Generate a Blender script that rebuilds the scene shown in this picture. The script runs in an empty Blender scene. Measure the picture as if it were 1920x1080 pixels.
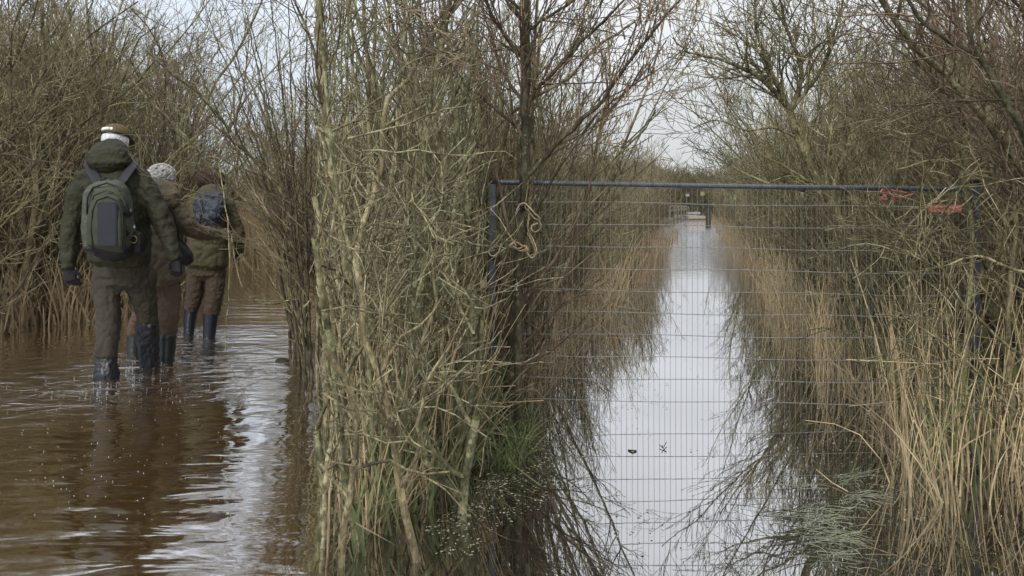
import bpy, bmesh, math, random
import numpy as np
from mathutils import Vector, Matrix, noise as mnoise

# ------------------------------------------------------------------ camera, sky, sun, exposure
S = bpy.context.scene
col = S.collection
FPX, HZ, CAMH = 1500.0, 388.0, 1.18
cam_d = bpy.data.cameras.new('camera')
cam_d.sensor_width = 36.0
cam_d.lens = 36.0 * FPX / 1920.0
cam_d.shift_y = -(540.0 - HZ) / 1920.0
cam_d.clip_start = 0.05
cam_d.clip_end = 3000
cam = bpy.data.objects.new('camera', cam_d)
col.objects.link(cam)
cam.location = (0, 0, CAMH)
cam.rotation_euler = (math.radians(90), 0, 0)
S.camera = cam

SUN_EL, SUN_AZ = math.radians(40), math.radians(200)
world = bpy.data.worlds.new('World')
S.world = world
world.use_nodes = True
nt = world.node_tree
for n in list(nt.nodes): nt.nodes.remove(n)
N = nt.nodes.new; L = nt.links.new
wo = N('ShaderNodeOutputWorld'); bg = N('ShaderNodeBackground')
sky = N('ShaderNodeTexSky'); sky.sky_type = 'NISHITA'; sky.sun_disc = False
sky.sun_elevation = SUN_EL; sky.sun_rotation = SUN_AZ
tc = N('ShaderNodeTexCoord'); sep = N('ShaderNodeSeparateXYZ')
L(tc.outputs['Generated'], sep.inputs[0])
mr = N('ShaderNodeMapRange'); mr.inputs[1].default_value = 0.0; mr.inputs[2].default_value = 1.0
mr.inputs[3].default_value = 4.0; mr.inputs[4].default_value = 13.5
L(sep.outputs['Z'], mr.inputs[0])
mp = N('ShaderNodeMapping'); mp.inputs['Scale'].default_value = (1.2, 1.2, 4.0)
L(tc.outputs['Generated'], mp.inputs[0])
cn = N('ShaderNodeTexNoise'); cn.inputs['Scale'].default_value = 2.2; cn.inputs['Detail'].default_value = 5
L(mp.outputs[0], cn.inputs['Vector'])
cm = N('ShaderNodeMapRange'); cm.inputs[1].default_value = 0.3; cm.inputs[2].default_value = 0.7
cm.inputs[3].default_value = 0.88; cm.inputs[4].default_value = 1.12
L(cn.outputs[0], cm.inputs[0])
mul = N('ShaderNodeMath'); mul.operation = 'MULTIPLY'
L(mr.outputs[0], mul.inputs[0]); L(cm.outputs[0], mul.inputs[1])
# clouds a little bluer towards the left (west)
bx_ = N('ShaderNodeMapRange'); bx_.inputs[1].default_value = -0.35; bx_.inputs[2].default_value = 0.05
L(sep.outputs['X'], bx_.inputs[0])
tint = N('ShaderNodeMix'); tint.data_type = 'RGBA'
tint.inputs[6].default_value = (0.90, 0.985, 1.10, 1); tint.inputs[7].default_value = (0.985, 1.0, 1.02, 1)
L(bx_.outputs[0], tint.inputs[0])
vm = N('ShaderNodeVectorMath'); vm.operation = 'SCALE'
L(tint.outputs[2], vm.inputs[0]); L(mul.outputs[0], vm.inputs['Scale'])
mx = N('ShaderNodeMix'); mx.data_type = 'RGBA'; mx.inputs[0].default_value = 0.92
L(sky.outputs[0], mx.inputs[6]); L(vm.outputs[0], mx.inputs[7])
bg.inputs['Strength'].default_value = 0.1
L(mx.outputs[2], bg.inputs['Color']); L(bg.outputs[0], wo.inputs['Surface'])

sl = bpy.data.lights.new('sun', 'SUN'); sl.energy = 1.5; sl.angle = math.radians(10); sl.color = (1.0, 0.95, 0.87)
so = bpy.data.objects.new('sun', sl); col.objects.link(so)
so.rotation_euler = (math.radians(90) - SUN_EL, 0, math.radians(180) - SUN_AZ)

S.view_settings.view_transform = 'Standard'; S.view_settings.look = 'None'
S.view_settings.exposure = 0.62; S.view_settings.gamma = 1.0
S.cycles.max_bounces = 6; S.cycles.diffuse_bounces = 3; S.cycles.glossy_bounces = 3
S.cycles.use_denoising = False if False else S.cycles.use_denoising

# ------------------------------------------------------------------ helpers
def P(px, py, d):
    return Vector(((px - 960) / FPX * d, d, CAMH - (py - HZ) / FPX * d))

def tag(o, label=None, cat=None, group=None, kind=None):
    if label: o['label'] = label
    if cat: o['category'] = cat
    if group: o['group'] = group
    if kind: o['kind'] = kind
    return o

def empty(name, loc=(0, 0, 0), **kw):
    o = bpy.data.objects.new(name, None); col.objects.link(o)
    o.location = loc; o.empty_display_size = 0.1
    return tag(o, **kw)

def mesh_obj(name, verts, faces, mat, parent=None, smooth=True):
    me = bpy.data.meshes.new(name)
    me.from_pydata([tuple(v) for v in verts], [], faces)
    if smooth: me.polygons.foreach_set('use_smooth', [True] * len(me.polygons))
    me.materials.append(mat); me.update()
    return link(name, me, parent)

def link(name, me, parent=None):
    o = bpy.data.objects.new(name, me); col.objects.link(o)
    if parent is not None:
        o.parent = parent
        if not parent.get('_local'):
            o.matrix_parent_inverse = Matrix.Translation(-parent.location) if parent.parent is None else parent.matrix_parent_inverse @ Matrix.Identity(4)
            if parent.parent is not None: o.matrix_parent_inverse = Matrix.Identity(4)
    return o

def np_mesh(name, V, quads, mat, smooth=True, mats=None, midx=None, tris=None):
    me = bpy.data.meshes.new(name)
    V = np.asarray(V, dtype=np.float32)
    quads = np.asarray(quads, dtype=np.int32).reshape(-1, 4)
    me.vertices.add(len(V)); me.vertices.foreach_set('co', V.ravel())
    me.loops.add(quads.size); me.loops.foreach_set('vertex_index', quads.ravel())
    me.polygons.add(len(quads))
    me.polygons.foreach_set('loop_start', np.arange(0, quads.size, 4, dtype=np.int32))
    me.polygons.foreach_set('loop_total', np.full(len(quads), 4, dtype=np.int32))
    if smooth: me.polygons.foreach_set('use_smooth', np.ones(len(quads), dtype=bool))
    me.materials.append(mat)
    me.update(calc_edges=True)
    return me

def tube_arrays(polys):
    """polys: list of (pts Nx3, radii N). Returns verts, quads of open tubes that taper."""
    Vs, Qs, base = [], [], 0
    for pts, rad in polys:
        pts = np.asarray(pts, float); rad = np.asarray(rad, float)
        n = len(pts)
        if n < 2: continue
        k = 6 if rad[0] > 0.009 else (4 if rad[0] > 0.0035 else 3)
        if rad[0] > 0.022: k = 9
        t = np.gradient(pts, axis=0)
        t /= (np.linalg.norm(t, axis=1, keepdims=True) + 1e-9)
        ref = np.array([0.31, 0.9, 0.2]) if abs(t[0, 1]) < 0.85 else np.array([1.0, 0.1, 0.1])
        u = np.cross(t, ref); u /= (np.linalg.norm(u, axis=1, keepdims=True) + 1e-9)
        v = np.cross(t, u)
        a = np.arange(k) * 2 * math.pi / k
        ring = (u[:, None, :] * np.cos(a)[None, :, None] + v[:, None, :] * np.sin(a)[None, :, None])
        Vs.append((pts[:, None, :] + ring * rad[:, None, None]).reshape(-1, 3))
        i = np.arange(n - 1)[:, None] * k + np.arange(k)[None, :]
        j = np.arange(n - 1)[:, None] * k + (np.arange(k)[None, :] + 1) % k
        q = np.stack([i, j, j + k, i + k], axis=-1).reshape(-1, 4) + base
        Qs.append(q); base += n * k
    if not Vs: return np.zeros((0, 3)), np.zeros((0, 4), int)
    return np.concatenate(Vs), np.concatenate(Qs)

def tubes(name, polys, mat, parent=None):
    V, Q = tube_arrays(polys)
    return link(name, np_mesh(name, V, Q, mat), parent)

def ribbons_mesh(name, items, mat):
    """items: list of (pts Nx3, widths N, side vector)"""
    Vs, Qs, base = [], [], 0
    for pts, w, s in items:
        pts = np.asarray(pts); w = np.asarray(w); s = np.asarray(s)
        n = len(pts)
        Vs.append(np.stack([pts - s * w[:, None], pts + s * w[:, None]], axis=1).reshape(-1, 3))
        i = np.arange(n - 1) * 2
        Qs.append(np.stack([i, i + 1, i + 3, i + 2], axis=-1) + base); base += 2 * n
    return np_mesh(name, np.concatenate(Vs), np.concatenate(Qs), mat)

# ------------------------------------------------------------------ materials
def new_mat(name):
    m = bpy.data.materials.new(name); m.use_nodes = True
    return m, m.node_tree, m.node_tree.nodes['Principled BSDF']

def ramp(nt, fac, stops):
    r = nt.nodes.new('ShaderNodeValToRGB')
    while len(r.color_ramp.elements) < len(stops): r.color_ramp.elements.new(0.5)
    for e, (p, c) in zip(r.color_ramp.elements, stops):
        e.position = p; e.color = (*c, 1)
    nt.links.new(fac, r.inputs[0])
    return r.outputs[0]

def noise(nt, scale, detail=4, coord='Object', rough=0.6, vscale=None):
    tcn = nt.nodes.new('ShaderNodeTexCoord'); nn = nt.nodes.new('ShaderNodeTexNoise')
    nn.inputs['Scale'].default_value = scale; nn.inputs['Detail'].default_value = detail
    nn.inputs['Roughness'].default_value = rough
    src = tcn.outputs[coord]
    if vscale:
        m = nt.nodes.new('ShaderNodeMapping'); m.inputs['Scale'].default_value = vscale
        nt.links.new(src, m.inputs[0]); src = m.outputs[0]
    nt.links.new(src, nn.inputs['Vector'])
    return nn.outputs[0]

def mixc(nt, fac, a, b, mode='MIX'):
    m = nt.nodes.new('ShaderNodeMix'); m.data_type = 'RGBA'; m.blend_type = mode
    if isinstance(fac, (int, float)): m.inputs[0].default_value = fac
    else: nt.links.new(fac, m.inputs[0])
    for i, x in ((6, a), (7, b)):
        if isinstance(x, tuple): m.inputs[i].default_value = (*x, 1)
        else: nt.links.new(x, m.inputs[i])
    return m.outputs[2]

def bump(nt, bsdf, h, strength, dist=0.01):
    b = nt.nodes.new('ShaderNodeBump'); b.inputs['Strength'].default_value = strength
    b.inputs['Distance'].default_value = dist
    nt.links.new(h, b.inputs['Height']); nt.links.new(b.outputs[0], bsdf.inputs['Normal'])

def bark(name, dark, mid, light, lichen=0.0, lich_col=(0.33, 0.36, 0.2), scale=9.0, vary=0.35):
    m, t, b = new_mat(name)
    c = ramp(t, noise(t, scale, 5), [(0.3, dark), (0.5, mid), (0.72, light)])
    fc = ramp(t, noise(t, 75, 5, rough=0.75, vscale=(1, 1, 0.35)), [(0.34, (0.30, 0.29, 0.27)), (0.5, (0.92, 0.92, 0.92)), (0.66, (1.6, 1.58, 1.52))])
    c = mixc(t, 1.0, c, fc, 'MULTIPLY')
    oi = t.nodes.new('ShaderNodeObjectInfo')
    hv = ramp(t, oi.outputs['Random'], [(0.0, (0.70, 0.66, 0.60)), (0.35, (1.0, 0.92, 0.80)), (0.7, (0.82, 0.92, 0.74)), (1.0, (1.3, 1.28, 1.08))])
    c = mixc(t, vary * 1.8, c, mixc(t, 1.0, c, hv, 'MULTIPLY'))
    if lichen > 0:
        lf = ramp(t, noise(t, 22, 6, rough=0.7), [(0.62 - 0.25 * lichen, (0, 0, 0)), (0.70 - 0.22 * lichen, (1, 1, 1))])
        lc = ramp(t, noise(t, 60, 3), [(0.3, tuple(x * 0.7 for x in lich_col)), (0.7, lich_col)])
        c = mixc(t, lf, c, lc)
    t.links.new(c, b.inputs['Base Color'])
    b.inputs['Roughness'].default_value = 0.8
    b.inputs['Specular IOR Level'].default_value = 0.3
    bump(t, b, noise(t, 95, 5, rough=0.7, vscale=(1, 1, 0.4)), 0.9, 0.006)
    return m

M_olive = bark('bark_olive', (0.046, 0.043, 0.025), (0.145, 0.134, 0.076), (0.38, 0.35, 0.215), 0.32, (0.35, 0.345, 0.20))
M_twig = bark('bark_twig', (0.056, 0.048, 0.029), (0.195, 0.17, 0.10), (0.48, 0.43, 0.28), 0.22, (0.35, 0.345, 0.20), scale=3.5)
M_red = bark('bark_red_twig', (0.065, 0.046, 0.034), (0.150, 0.108, 0.078), (0.29, 0.225, 0.165), 0.08, scale=3.0)
M_dark = bark('bark_dark', (0.026, 0.023, 0.016), (0.062, 0.052, 0.034), (0.13, 0.115, 0.075), 0.15, (0.22, 0.22, 0.13))
M_lichen = bark('bark_lichen', (0.075, 0.06, 0.038), (0.18, 0.15, 0.10), (0.36, 0.32, 0.22), 0.45, (0.38, 0.375, 0.23), scale=16)
M_far = bark('bark_far', (0.09, 0.07, 0.045), (0.15, 0.12, 0.075), (0.22, 0.18, 0.11), 0.0, scale=0.8)

def simple(name, c0, c1, scale=8, rough=0.8, bmp=0.3, bscale=80, spec=0.3, coord='Object', metal=0.0, bd=0.004):
    m, t, b = new_mat(name)
    t.links.new(ramp(t, noise(t, scale, 5, coord), [(0.3, c0), (0.7, c1)]), b.inputs['Base Color'])
    b.inputs['Roughness'].default_value = rough; b.inputs['Specular IOR Level'].default_value = spec
    b.inputs['Metallic'].default_value = metal
    if bmp: bump(t, b, noise(t, bscale, 3, coord), bmp, bd)
    return m

M_reed = simple('reed_straw', (0.25, 0.18, 0.09), (0.70, 0.55, 0.32), 7, 0.6, 0)
M_reedrust = simple('reed_rust', (0.13, 0.09, 0.05), (0.38, 0.29, 0.175), 2.5, 0.8, 0)
M_sedge = simple('sedge_green', (0.06, 0.075, 0.03), (0.15, 0.17, 0.07), 5, 0.6, 0)
M_deadgrass = simple('dead_grass', (0.12, 0.09, 0.05), (0.44, 0.35, 0.21), 6, 0.8, 0)
M_weed = simple('floating_weed', (0.07, 0.08, 0.045), (0.22, 0.23, 0.16), 30, 0.5, 0)
M_pad = simple('floating_leaf', (0.09, 0.10, 0.05), (0.36, 0.36, 0.26), 40, 0.5, 0)
M_ground = simple('mud', (0.012, 0.009, 0.006), (0.055, 0.042, 0.025), 6, 0.95, 0.8, 30)
M_jacket = simple('jacket_green', (0.018, 0.019, 0.010), (0.032, 0.031, 0.017), 4, 0.72, 0.5, 14, 0.25, bd=0.03)
M_jacket2 = simple('jacket_brown', (0.085, 0.069, 0.046), (0.135, 0.112, 0.078), 4, 0.8, 0.5, 14, 0.2, bd=0.03)
M_jacket3 = simple('jacket_olive_brown', (0.040, 0.036, 0.017), (0.070, 0.062, 0.030), 4, 0.75, 0.35, 16, 0.25, bd=0.02)
M_trous = simple('trousers_grey_brown', (0.034, 0.029, 0.022), (0.058, 0.050, 0.038), 6, 0.85, 0.4, 18, 0.2, bd=0.02)
M_trous2 = simple('trousers_brown', (0.070, 0.046, 0.032), (0.115, 0.078, 0.056), 6, 0.85, 0.4, 18, 0.2, bd=0.02)
M_trous3 = simple('trousers_dark_brown', (0.040, 0.030, 0.021), (0.068, 0.050, 0.036), 6, 0.85, 0.4, 20, 0.2, bd=0.02)
M_plastic = simple('black_gaiter', (0.005, 0.006, 0.009), (0.012, 0.013, 0.018), 10, 0.42, 0.15, 14, 0.5, bd=0.02)
M_rubber = simple('rubber_boot', (0.010, 0.014, 0.014), (0.020, 0.026, 0.025), 10, 0.35, 0.15, 20, 0.5)
M_rubber_b = simple('rubber_boot_blue', (0.008, 0.011, 0.018), (0.014, 0.019, 0.028), 10, 0.3, 0.15, 20, 0.5)
M_glove = simple('black_glove', (0.006, 0.006, 0.009), (0.014, 0.014, 0.018), 12, 0.6, 0.3, 60)
M_skin = simple('skin', (0.42, 0.22, 0.16), (0.55, 0.32, 0.24), 9, 0.55, 0.15, 60)
M_white_hair = simple('white_hair', (0.42, 0.43, 0.45), (0.70, 0.71, 0.74), 40, 0.7, 0.8, 90)
M_grey_hair = simple('grey_curls', (0.20, 0.19, 0.18), (0.52, 0.51, 0.50), 22, 0.7, 0.6, 90)
M_brown_hair = simple('brown_curls', (0.018, 0.009, 0.008), (0.075, 0.040, 0.032), 22, 0.7, 0.6, 90)
M_cap = simple('cap_olive_tan', (0.075, 0.062, 0.030), (0.125, 0.102, 0.052), 60, 0.95, 0.5, 140, spec=0.1)
M_capw = simple('cap_white_patch', (0.6, 0.6, 0.58), (0.75, 0.75, 0.72), 20, 0.8, 0)
M_pack = simple('pack_green', (0.030, 0.034, 0.020), (0.047, 0.052, 0.032), 14, 0.75, 0.5, 160, 0.3)
M_packt = simple('pack_light_green', (0.042, 0.047, 0.034), (0.072, 0.078, 0.056), 14, 0.7, 0.7, 24, 0.3, bd=0.02)
M_strap = simple('strap_dark_grey', (0.020, 0.019, 0.024), (0.032, 0.030, 0.038), 14, 0.75, 0.2, 100)
M_black = simple('black_fabric', (0.005, 0.005, 0.006), (0.012, 0.012, 0.014), 14, 0.6, 0.3, 100)
M_bluepack = simple('black_blue_pack', (0.010, 0.013, 0.022), (0.028, 0.036, 0.055), 10, 0.55, 0.5, 22, 0.4, bd=0.02)
M_brass = simple('brass', (0.25, 0.17, 0.06), (0.35, 0.24, 0.09), 14, 0.4, 0, metal=0.8)
M_chrome = simple('bright_metal', (0.5, 0.5, 0.52), (0.7, 0.7, 0.72), 14, 0.25, 0, metal=1.0)
M_teal = simple('teal_badge', (0.05, 0.20, 0.26), (0.07, 0.25, 0.32), 14, 0.5, 0)
M_panel, t_, b_ = new_mat('solar_panel')
br = t_.nodes.new('ShaderNodeTexBrick'); br.offset = 0
br.inputs['Color1'].default_value = (0.005, 0.006, 0.011, 1); br.inputs['Color2'].default_value = (0.007, 0.009, 0.016, 1)
br.inputs['Mortar'].default_value = (0.011, 0.013, 0.02, 1); br.inputs['Scale'].default_value = 9
br.inputs['Mortar Size'].default_value = 0.01; br.inputs['Brick Width'].default_value = 2.0; br.inputs['Row Height'].default_value = 0.35
tcx = t_.nodes.new('ShaderNodeTexCoord'); mpx = t_.nodes.new('ShaderNodeMapping'); mpx.inputs['Rotation'].default_value = (math.radians(90), 0, 0)
t_.links.new(tcx.outputs['Object'], mpx.inputs[0]); t_.links.new(mpx.outputs[0], br.inputs['Vector'])
t_.links.new(br.outputs[0], b_.inputs['Base Color']); b_.inputs['Roughness'].default_value = 0.45
M_rail = simple('gate_steel', (0.045, 0.052, 0.062), (0.10, 0.112, 0.13), 18, 0.42, 0.2, 90, 0.5, metal=0.35)
M_wire = simple('mesh_wire', (0.14, 0.14, 0.13), (0.27, 0.27, 0.25), 60, 0.6, 0, metal=0.1)
M_rope = simple('rope_straw', (0.24, 0.18, 0.11), (0.48, 0.38, 0.26), 60, 0.85, 0.6, 200)
M_redrope = simple('rope_red', (0.36, 0.10, 0.085), (0.55, 0.22, 0.19), 60, 0.8, 0.5, 200)
M_redsign = simple('sign_red', (0.48, 0.13, 0.11), (0.58, 0.22, 0.19), 20, 0.5, 0)
M_signwhite = simple('sign_white', (0.75, 0.6, 0.58), (0.8, 0.7, 0.68), 20, 0.5, 0)
M_wood = simple('weathered_wood', (0.11, 0.10, 0.08), (0.22, 0.20, 0.155), 5, 0.9, 0.5, 40)
M_woodd = simple('dark_wood', (0.030, 0.030, 0.022), (0.07, 0.068, 0.05), 5, 0.9, 0.5, 40)
M_conc = simple('pale_boards', (0.22, 0.18, 0.13), (0.32, 0.26, 0.19), 3, 0.9, 0.3, 40)
M_whiteb = simple('white_boards', (0.22, 0.23, 0.24), (0.28, 0.29, 0.31), 3, 0.6, 0)
M_ylw = simple('yellow_green_board', (0.18, 0.18, 0.07), (0.24, 0.24, 0.10), 3, 0.7, 0)
M_catkin = simple('catkin', (0.16, 0.10, 0.045), (0.36, 0.27, 0.13), 30, 0.85, 0)
M_foam = simple('splash_water', (0.6, 0.62, 0.64), (0.8, 0.82, 0.85), 30, 0.15, 0, spec=0.7)
M_eye = simple('eye', (0.01, 0.01, 0.01), (0.02, 0.02, 0.02), 30, 0.2, 0)

# ------------------------------------------------------------------ layout of the two flooded paths
VX = 0.2347                                   # direction of the fenced channel
def rc_center(y): return VX * y
def rc_half(y): return 0.93 + 0.06 * math.sin(y * 1.3) + 0.04 * math.sin(y * 3.1)
_LE = [(0, -5.4), (4, -5.3), (7.3, -4.95), (8.8, -4.1), (12, -4.7), (18, -6.3), (22, -7.2), (26, -8.4)]
_RE = [(0, 0.1), (2.5, -0.6), (5.7, -1.42), (7, -1.95), (9, -2.6), (13, -3.5), (18, -5.0), (22, -6.4), (26, -8.2)]
def interp(T, y):
    if y <= T[0][0]: return T[0][1]
    for (a, b), (c, d) in zip(T, T[1:]):
        if y <= c: return b + (d - b) * (y - a) / (c - a)
    return T[-1][1]
def lc_left(y): return interp(_LE, y)
def lc_right(y): return interp(_RE, y)
def wet(x, y):
    """metres inside a water channel (positive) or on a bank (negative)"""
    a = rc_half(y) - abs(x - rc_center(y)) if y < 62 else -1 * (0 if False else 1) + (rc_half(y) - abs(x - rc_center(y)) + 1 if y < 100 else 0)
    b = min(x - lc_left(y), lc_right(y) - x) if y < 24 else -9
    if -0.05 < x - rc_center(y) - 0.9 < 1.1 and y < 4.2: a = max(a, 0.3)
    if y < 2.2 and -5.4 < x < rc_center(y) + 0.95: a = max(a, 0.5)
    return max(a, b)

# ground: one sheet reaching the horizon, low under the channels
xs = np.concatenate([np.linspace(-700, -30, 12), np.arange(-28, -10, 1.0), np.arange(-10, 12, 0.16), np.arange(12, 40, 1.0), np.linspace(42, 700, 12)])
ys = np.concatenate([np.linspace(-300, -6, 8), np.arange(-5, 1.6, 0.6), np.arange(1.6, 14, 0.16), np.arange(14, 40, 0.5), np.arange(40, 110, 2.0), np.linspace(115, 1500, 14)])
gv = []
for y in ys:
    for x in xs:
        w = wet(x, y) if -12 < x < 40 and y < 110 else -2
        w += 0.10 * mnoise.noise(Vector((x * 1.7, y * 1.7, 0)))
        h = -0.30 if w > 0.25 else (0.045 if w < -0.25 else 0.045 + (w + 0.25) / 0.5 * (-0.345))
        h += (0.05 * mnoise.noise(Vector((x * 1.1, y * 1.1, 3))) + 0.03 * mnoise.noise(Vector((x * 4, y * 4, 3)))) - (0.075 if w > -1.2 else 0.0)
        gv.append((x, y, h))
nx = len(xs)
gq = [(j * nx + i, j * nx + i + 1, (j + 1) * nx + i + 1, (j + 1) * nx + i) for j in range(len(ys) - 1) for i in range(nx - 1)]
g = link('ground', np_mesh('ground', np.array(gv), np.array(gq), M_ground)); tag(g, kind='structure')

# water: one surface; calm in the fenced channel, rippled where the walkers wade
M_water, t, b = new_mat('peaty_water')
tcn = t.nodes.new('ShaderNodeTexCoord'); sp = t.nodes.new('ShaderNodeSeparateXYZ'); t.links.new(tcn.outputs['Object'], sp.inputs[0])
def math_(op, a, b2=None, c2=None):
    n = t.nodes.new('ShaderNodeMath'); n.operation = op
    for i, v in enumerate((a, b2, c2)):
        if v is None: continue
        if isinstance(v, (int, float)): n.inputs[i].default_value = v
        else: t.links.new(v, n.inputs[i])
    return n.outputs[0]
def mrange(v, a, b2, c=0.0, d=1.0, smooth=True):
    n = t.nodes.new('ShaderNodeMapRange')
    if smooth: n.interpolation_type = 'SMOOTHSTEP'
    for i, q in enumerate((a, b2, c, d)): n.inputs[i + 1].default_value = q
    t.links.new(v, n.inputs[0]); return n.outputs[0]
X, Y = sp.outputs[0], sp.outputs[1]
# mask of the walkers' flooded path (x left of the middle bank)
leftm = mrange(math_('ADD', X, math_('MULTIPLY', Y, 0.25)), -0.10, 0.12, 1.0, 0.0)
def dist_to(cx, cy, sx=1.0):
    dx = math_('MULTIPLY', math_('SUBTRACT', X, cx), sx); dy = math_('SUBTRACT', Y, cy)
    return math_('SQRT', math_('ADD', math_('MULTIPLY', dx, dx), math_('MULTIPLY', dy, dy)))
def wnoise(scale, detail, vs, rough=0.5, dist=0.0):
    m = t.nodes.new('ShaderNodeMapping'); m.inputs['Scale'].default_value = vs
    n = t.nodes.new('ShaderNodeTexNoise'); n.inputs['Scale'].default_value = scale
    n.inputs['Detail'].default_value = detail; n.inputs['Roughness'].default_value = rough; n.inputs['Distortion'].default_value = dist
    t.links.new(tcn.outputs['Object'], m.inputs[0]); t.links.new(m.outputs[0], n.inputs['Vector']); return n.outputs[0]
d1 = dist_to(-2.85, 5.4); d2 = dist_to(-2.7, 5.9); d3 = dist_to(-2.9, 7.3)
churn = math_('MAXIMUM', mrange(d1, 0.25, 1.5, 1.0, 0.0), math_('MAXIMUM', mrange(d2, 0.3, 1.9, 1.0, 0.0), mrange(d3, 0.2, 1.2, 0.9, 0.0)))
ring1 = math_('MULTIPLY', math_('SINE', math_('MULTIPLY', math_('ADD', d1, math_('MULTIPLY', wnoise(1.5, 2, (1, 1, 1)), 0.35)), 31.0)), mrange(d1, 0.2, 3.6, 1.0, 0.15))
ring2 = math_('MULTIPLY', math_('SINE', math_('MULTIPLY', math_('ADD', d2, math_('MULTIPLY', wnoise(1.1, 2, (1, 1, 1)), 0.3)), 23.0)), mrange(d2, 0.2, 3.8, 0.8, 0.15))
swell = wnoise(3.2, 3, (0.55, 1.6, 1), 0.5, 0.3)
fine = wnoise(26, 4, (0.7, 1.3, 1), 0.6)
hL = math_('ADD', math_('MULTIPLY', ring1, 0.0011), math_('MULTIPLY', ring2, 0.0009))
hL = math_('ADD', hL, math_('MULTIPLY', swell, 0.015))
hL = math_('ADD', hL, math_('MULTIPLY', math_('MULTIPLY', wnoise(5.5, 3, (0.7, 1.3, 1), 0.55, 0.4), churn), 0.058))
hL = math_('ADD', hL, math_('MULTIPLY', math_('MULTIPLY', fine, math_('ADD', churn, 0.05)), 0.006))
farm = mrange(Y, 9.0, 34.0)
hR = math_('ADD', math_('MULTIPLY', wnoise(3, 1, (1, 1, 1)), 0.0005), math_('MULTIPLY', wnoise(22, 1, (1, 1, 1)), 0.00003))
hR = math_('ADD', hR, math_('MULTIPLY', math_('MULTIPLY', wnoise(9, 3, (0.5, 1, 1)), farm), 0.026))
hh = math_('ADD', math_('MULTIPLY', hL, leftm), math_('MULTIPLY', hR, math_('SUBTRACT', 1.0, leftm)))
bp = t.nodes.new('ShaderNodeBump'); bp.inputs['Strength'].default_value = 1.0; bp.inputs['Distance'].default_value = 1.0
t.links.new(hh, bp.inputs['Height'])
gl = t.nodes.new('ShaderNodeBsdfGlossy'); gl.inputs['Roughness'].default_value = 0.015; gl.inputs['Color'].default_value = (0.95, 0.95, 0.97, 1)
df = t.nodes.new('ShaderNodeBsdfDiffuse')
dc = mixc(t, leftm, (0.012, 0.009, 0.006), (0.082, 0.045, 0.012))
t.links.new(dc, df.inputs['Color'])
lw = t.nodes.new('ShaderNodeLayerWeight'); lw.inputs['Blend'].default_value = 0.5
t.links.new(bp.outputs[0], gl.inputs['Normal']); t.links.new(bp.outputs[0], lw.inputs['Normal'])
fr = mrange(lw.outputs['Facing'], 0.30, 0.90, 0.20, 0.90, smooth=False)
frs = math_('SUBTRACT', fr, math_('MULTIPLY', leftm, -0.05))
ms = t.nodes.new('ShaderNodeMixShader'); t.links.new(frs, ms.inputs[0]); t.links.new(df.outputs[0], ms.inputs[1]); t.links.new(gl.outputs[0], ms.inputs[2])
t.links.new(ms.outputs[0], t.nodes['Material Output'].inputs['Surface'])
t.nodes.remove(b)
w = mesh_obj('water', [(-30, -5, 0), (60, -5, 0), (60, 110, 0), (-30, 110, 0)], [(0, 1, 2, 3)], M_water, smooth=False)
tag(w, kind='structure')

# ------------------------------------------------------------------ growing bare wood
def unit(v): return v / (np.linalg.norm(v) + 1e-9)

def grow(out, rng, p, d, Ln, r, lvl, A):
    """random walk branch; A: dict(up, gnarl, seg, kids, kidlen, ang, maxl, rmin)"""
    seg = A['seg'] * (1.0 if lvl == 0 else 0.55 if lvl == 1 else 0.4)
    n = max(3, int(Ln / seg)); seg = Ln / n
    pts = [p.copy()]; rad = [r]; dirs = [d]
    r1 = max(A['rmin'], r * 0.28)
    for i in range(n):
        d = unit(d + rng.normal(0, A['gnarl'], 3) + np.array([0, 0, A['up'] * (1 if lvl else 0.5)]))
        p = p + d * seg
        pts.append(p); dirs.append(d); rad.append(r + (r1 - r) * (i + 1) / n)
    out.append((np.array(pts), np.array(rad)))
    if lvl < A['maxl']:
        k = A['kids'][lvl]; k = int(k * rng.uniform(0.75, 1.25) * max(0.5, min(1.6, Ln / A['ref'][lvl])) + 0.5)
        for _ in range(k):
            u = rng.uniform(A['first'][lvl], 0.98)
            i = min(n - 1, int(u * n)); f = u * n - i
            q = pts[i] + (pts[i + 1] - pts[i]) * f
            dd = dirs[i + 1]
            perp = unit(np.cross(dd, rng.normal(0, 1, 3)))
            a = rng.uniform(*A['ang'])
            nd = unit(dd * math.cos(a) + perp * math.sin(a))
            l2 = A['kidlen'][lvl] * rng.uniform(0.45, 1.25) * (1.15 - 0.6 * u)
            grow(out, rng, q, nd, l2, max(A['rmin'], (rad[i] * 0.55)), lvl + 1, A)

WIL = dict(up=0.07, gnarl=0.085, seg=0.22, kids=(15, 6, 2), kidlen=(1.15, 0.44, 0.22), ang=(0.3, 0.85), maxl=3, rmin=0.0022, ref=(3.6, 0.8, 0.35), first=(0.12, 0.12, 0.2))
GNA = dict(up=0.03, gnarl=0.24, seg=0.13, kids=(12, 5, 2), kidlen=(0.8, 0.36, 0.17), ang=(0.45, 1.1), maxl=3, rmin=0.0021, ref=(2.5, 0.7, 0.3), first=(0.1, 0.1, 0.2))

def shrub_polys(seed, stems, spread, height, r, A, baser=0.18):
    rng = np.random.default_rng(seed)
    thick, thin = [], []
    for s in range(stems):
        a = rng.uniform(0, 2 * math.pi); le = spread * math.sqrt(rng.uniform(0.05, 1))
        d = unit(np.array([math.cos(a) * math.sin(le), math.sin(a) * math.sin(le), math.cos(le)]))
        b0 = rng.uniform(0, 1) * baser
        p = np.array([math.cos(a) * b0, math.sin(a) * b0, -0.12])
        o = []
        grow(o, rng, p, d, height * rng.uniform(0.65, 1.1), r * rng.uniform(0.6, 1.2), 0, A)
        thick.append(o[0]); thin += o[1:]
    return thick, thin

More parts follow.
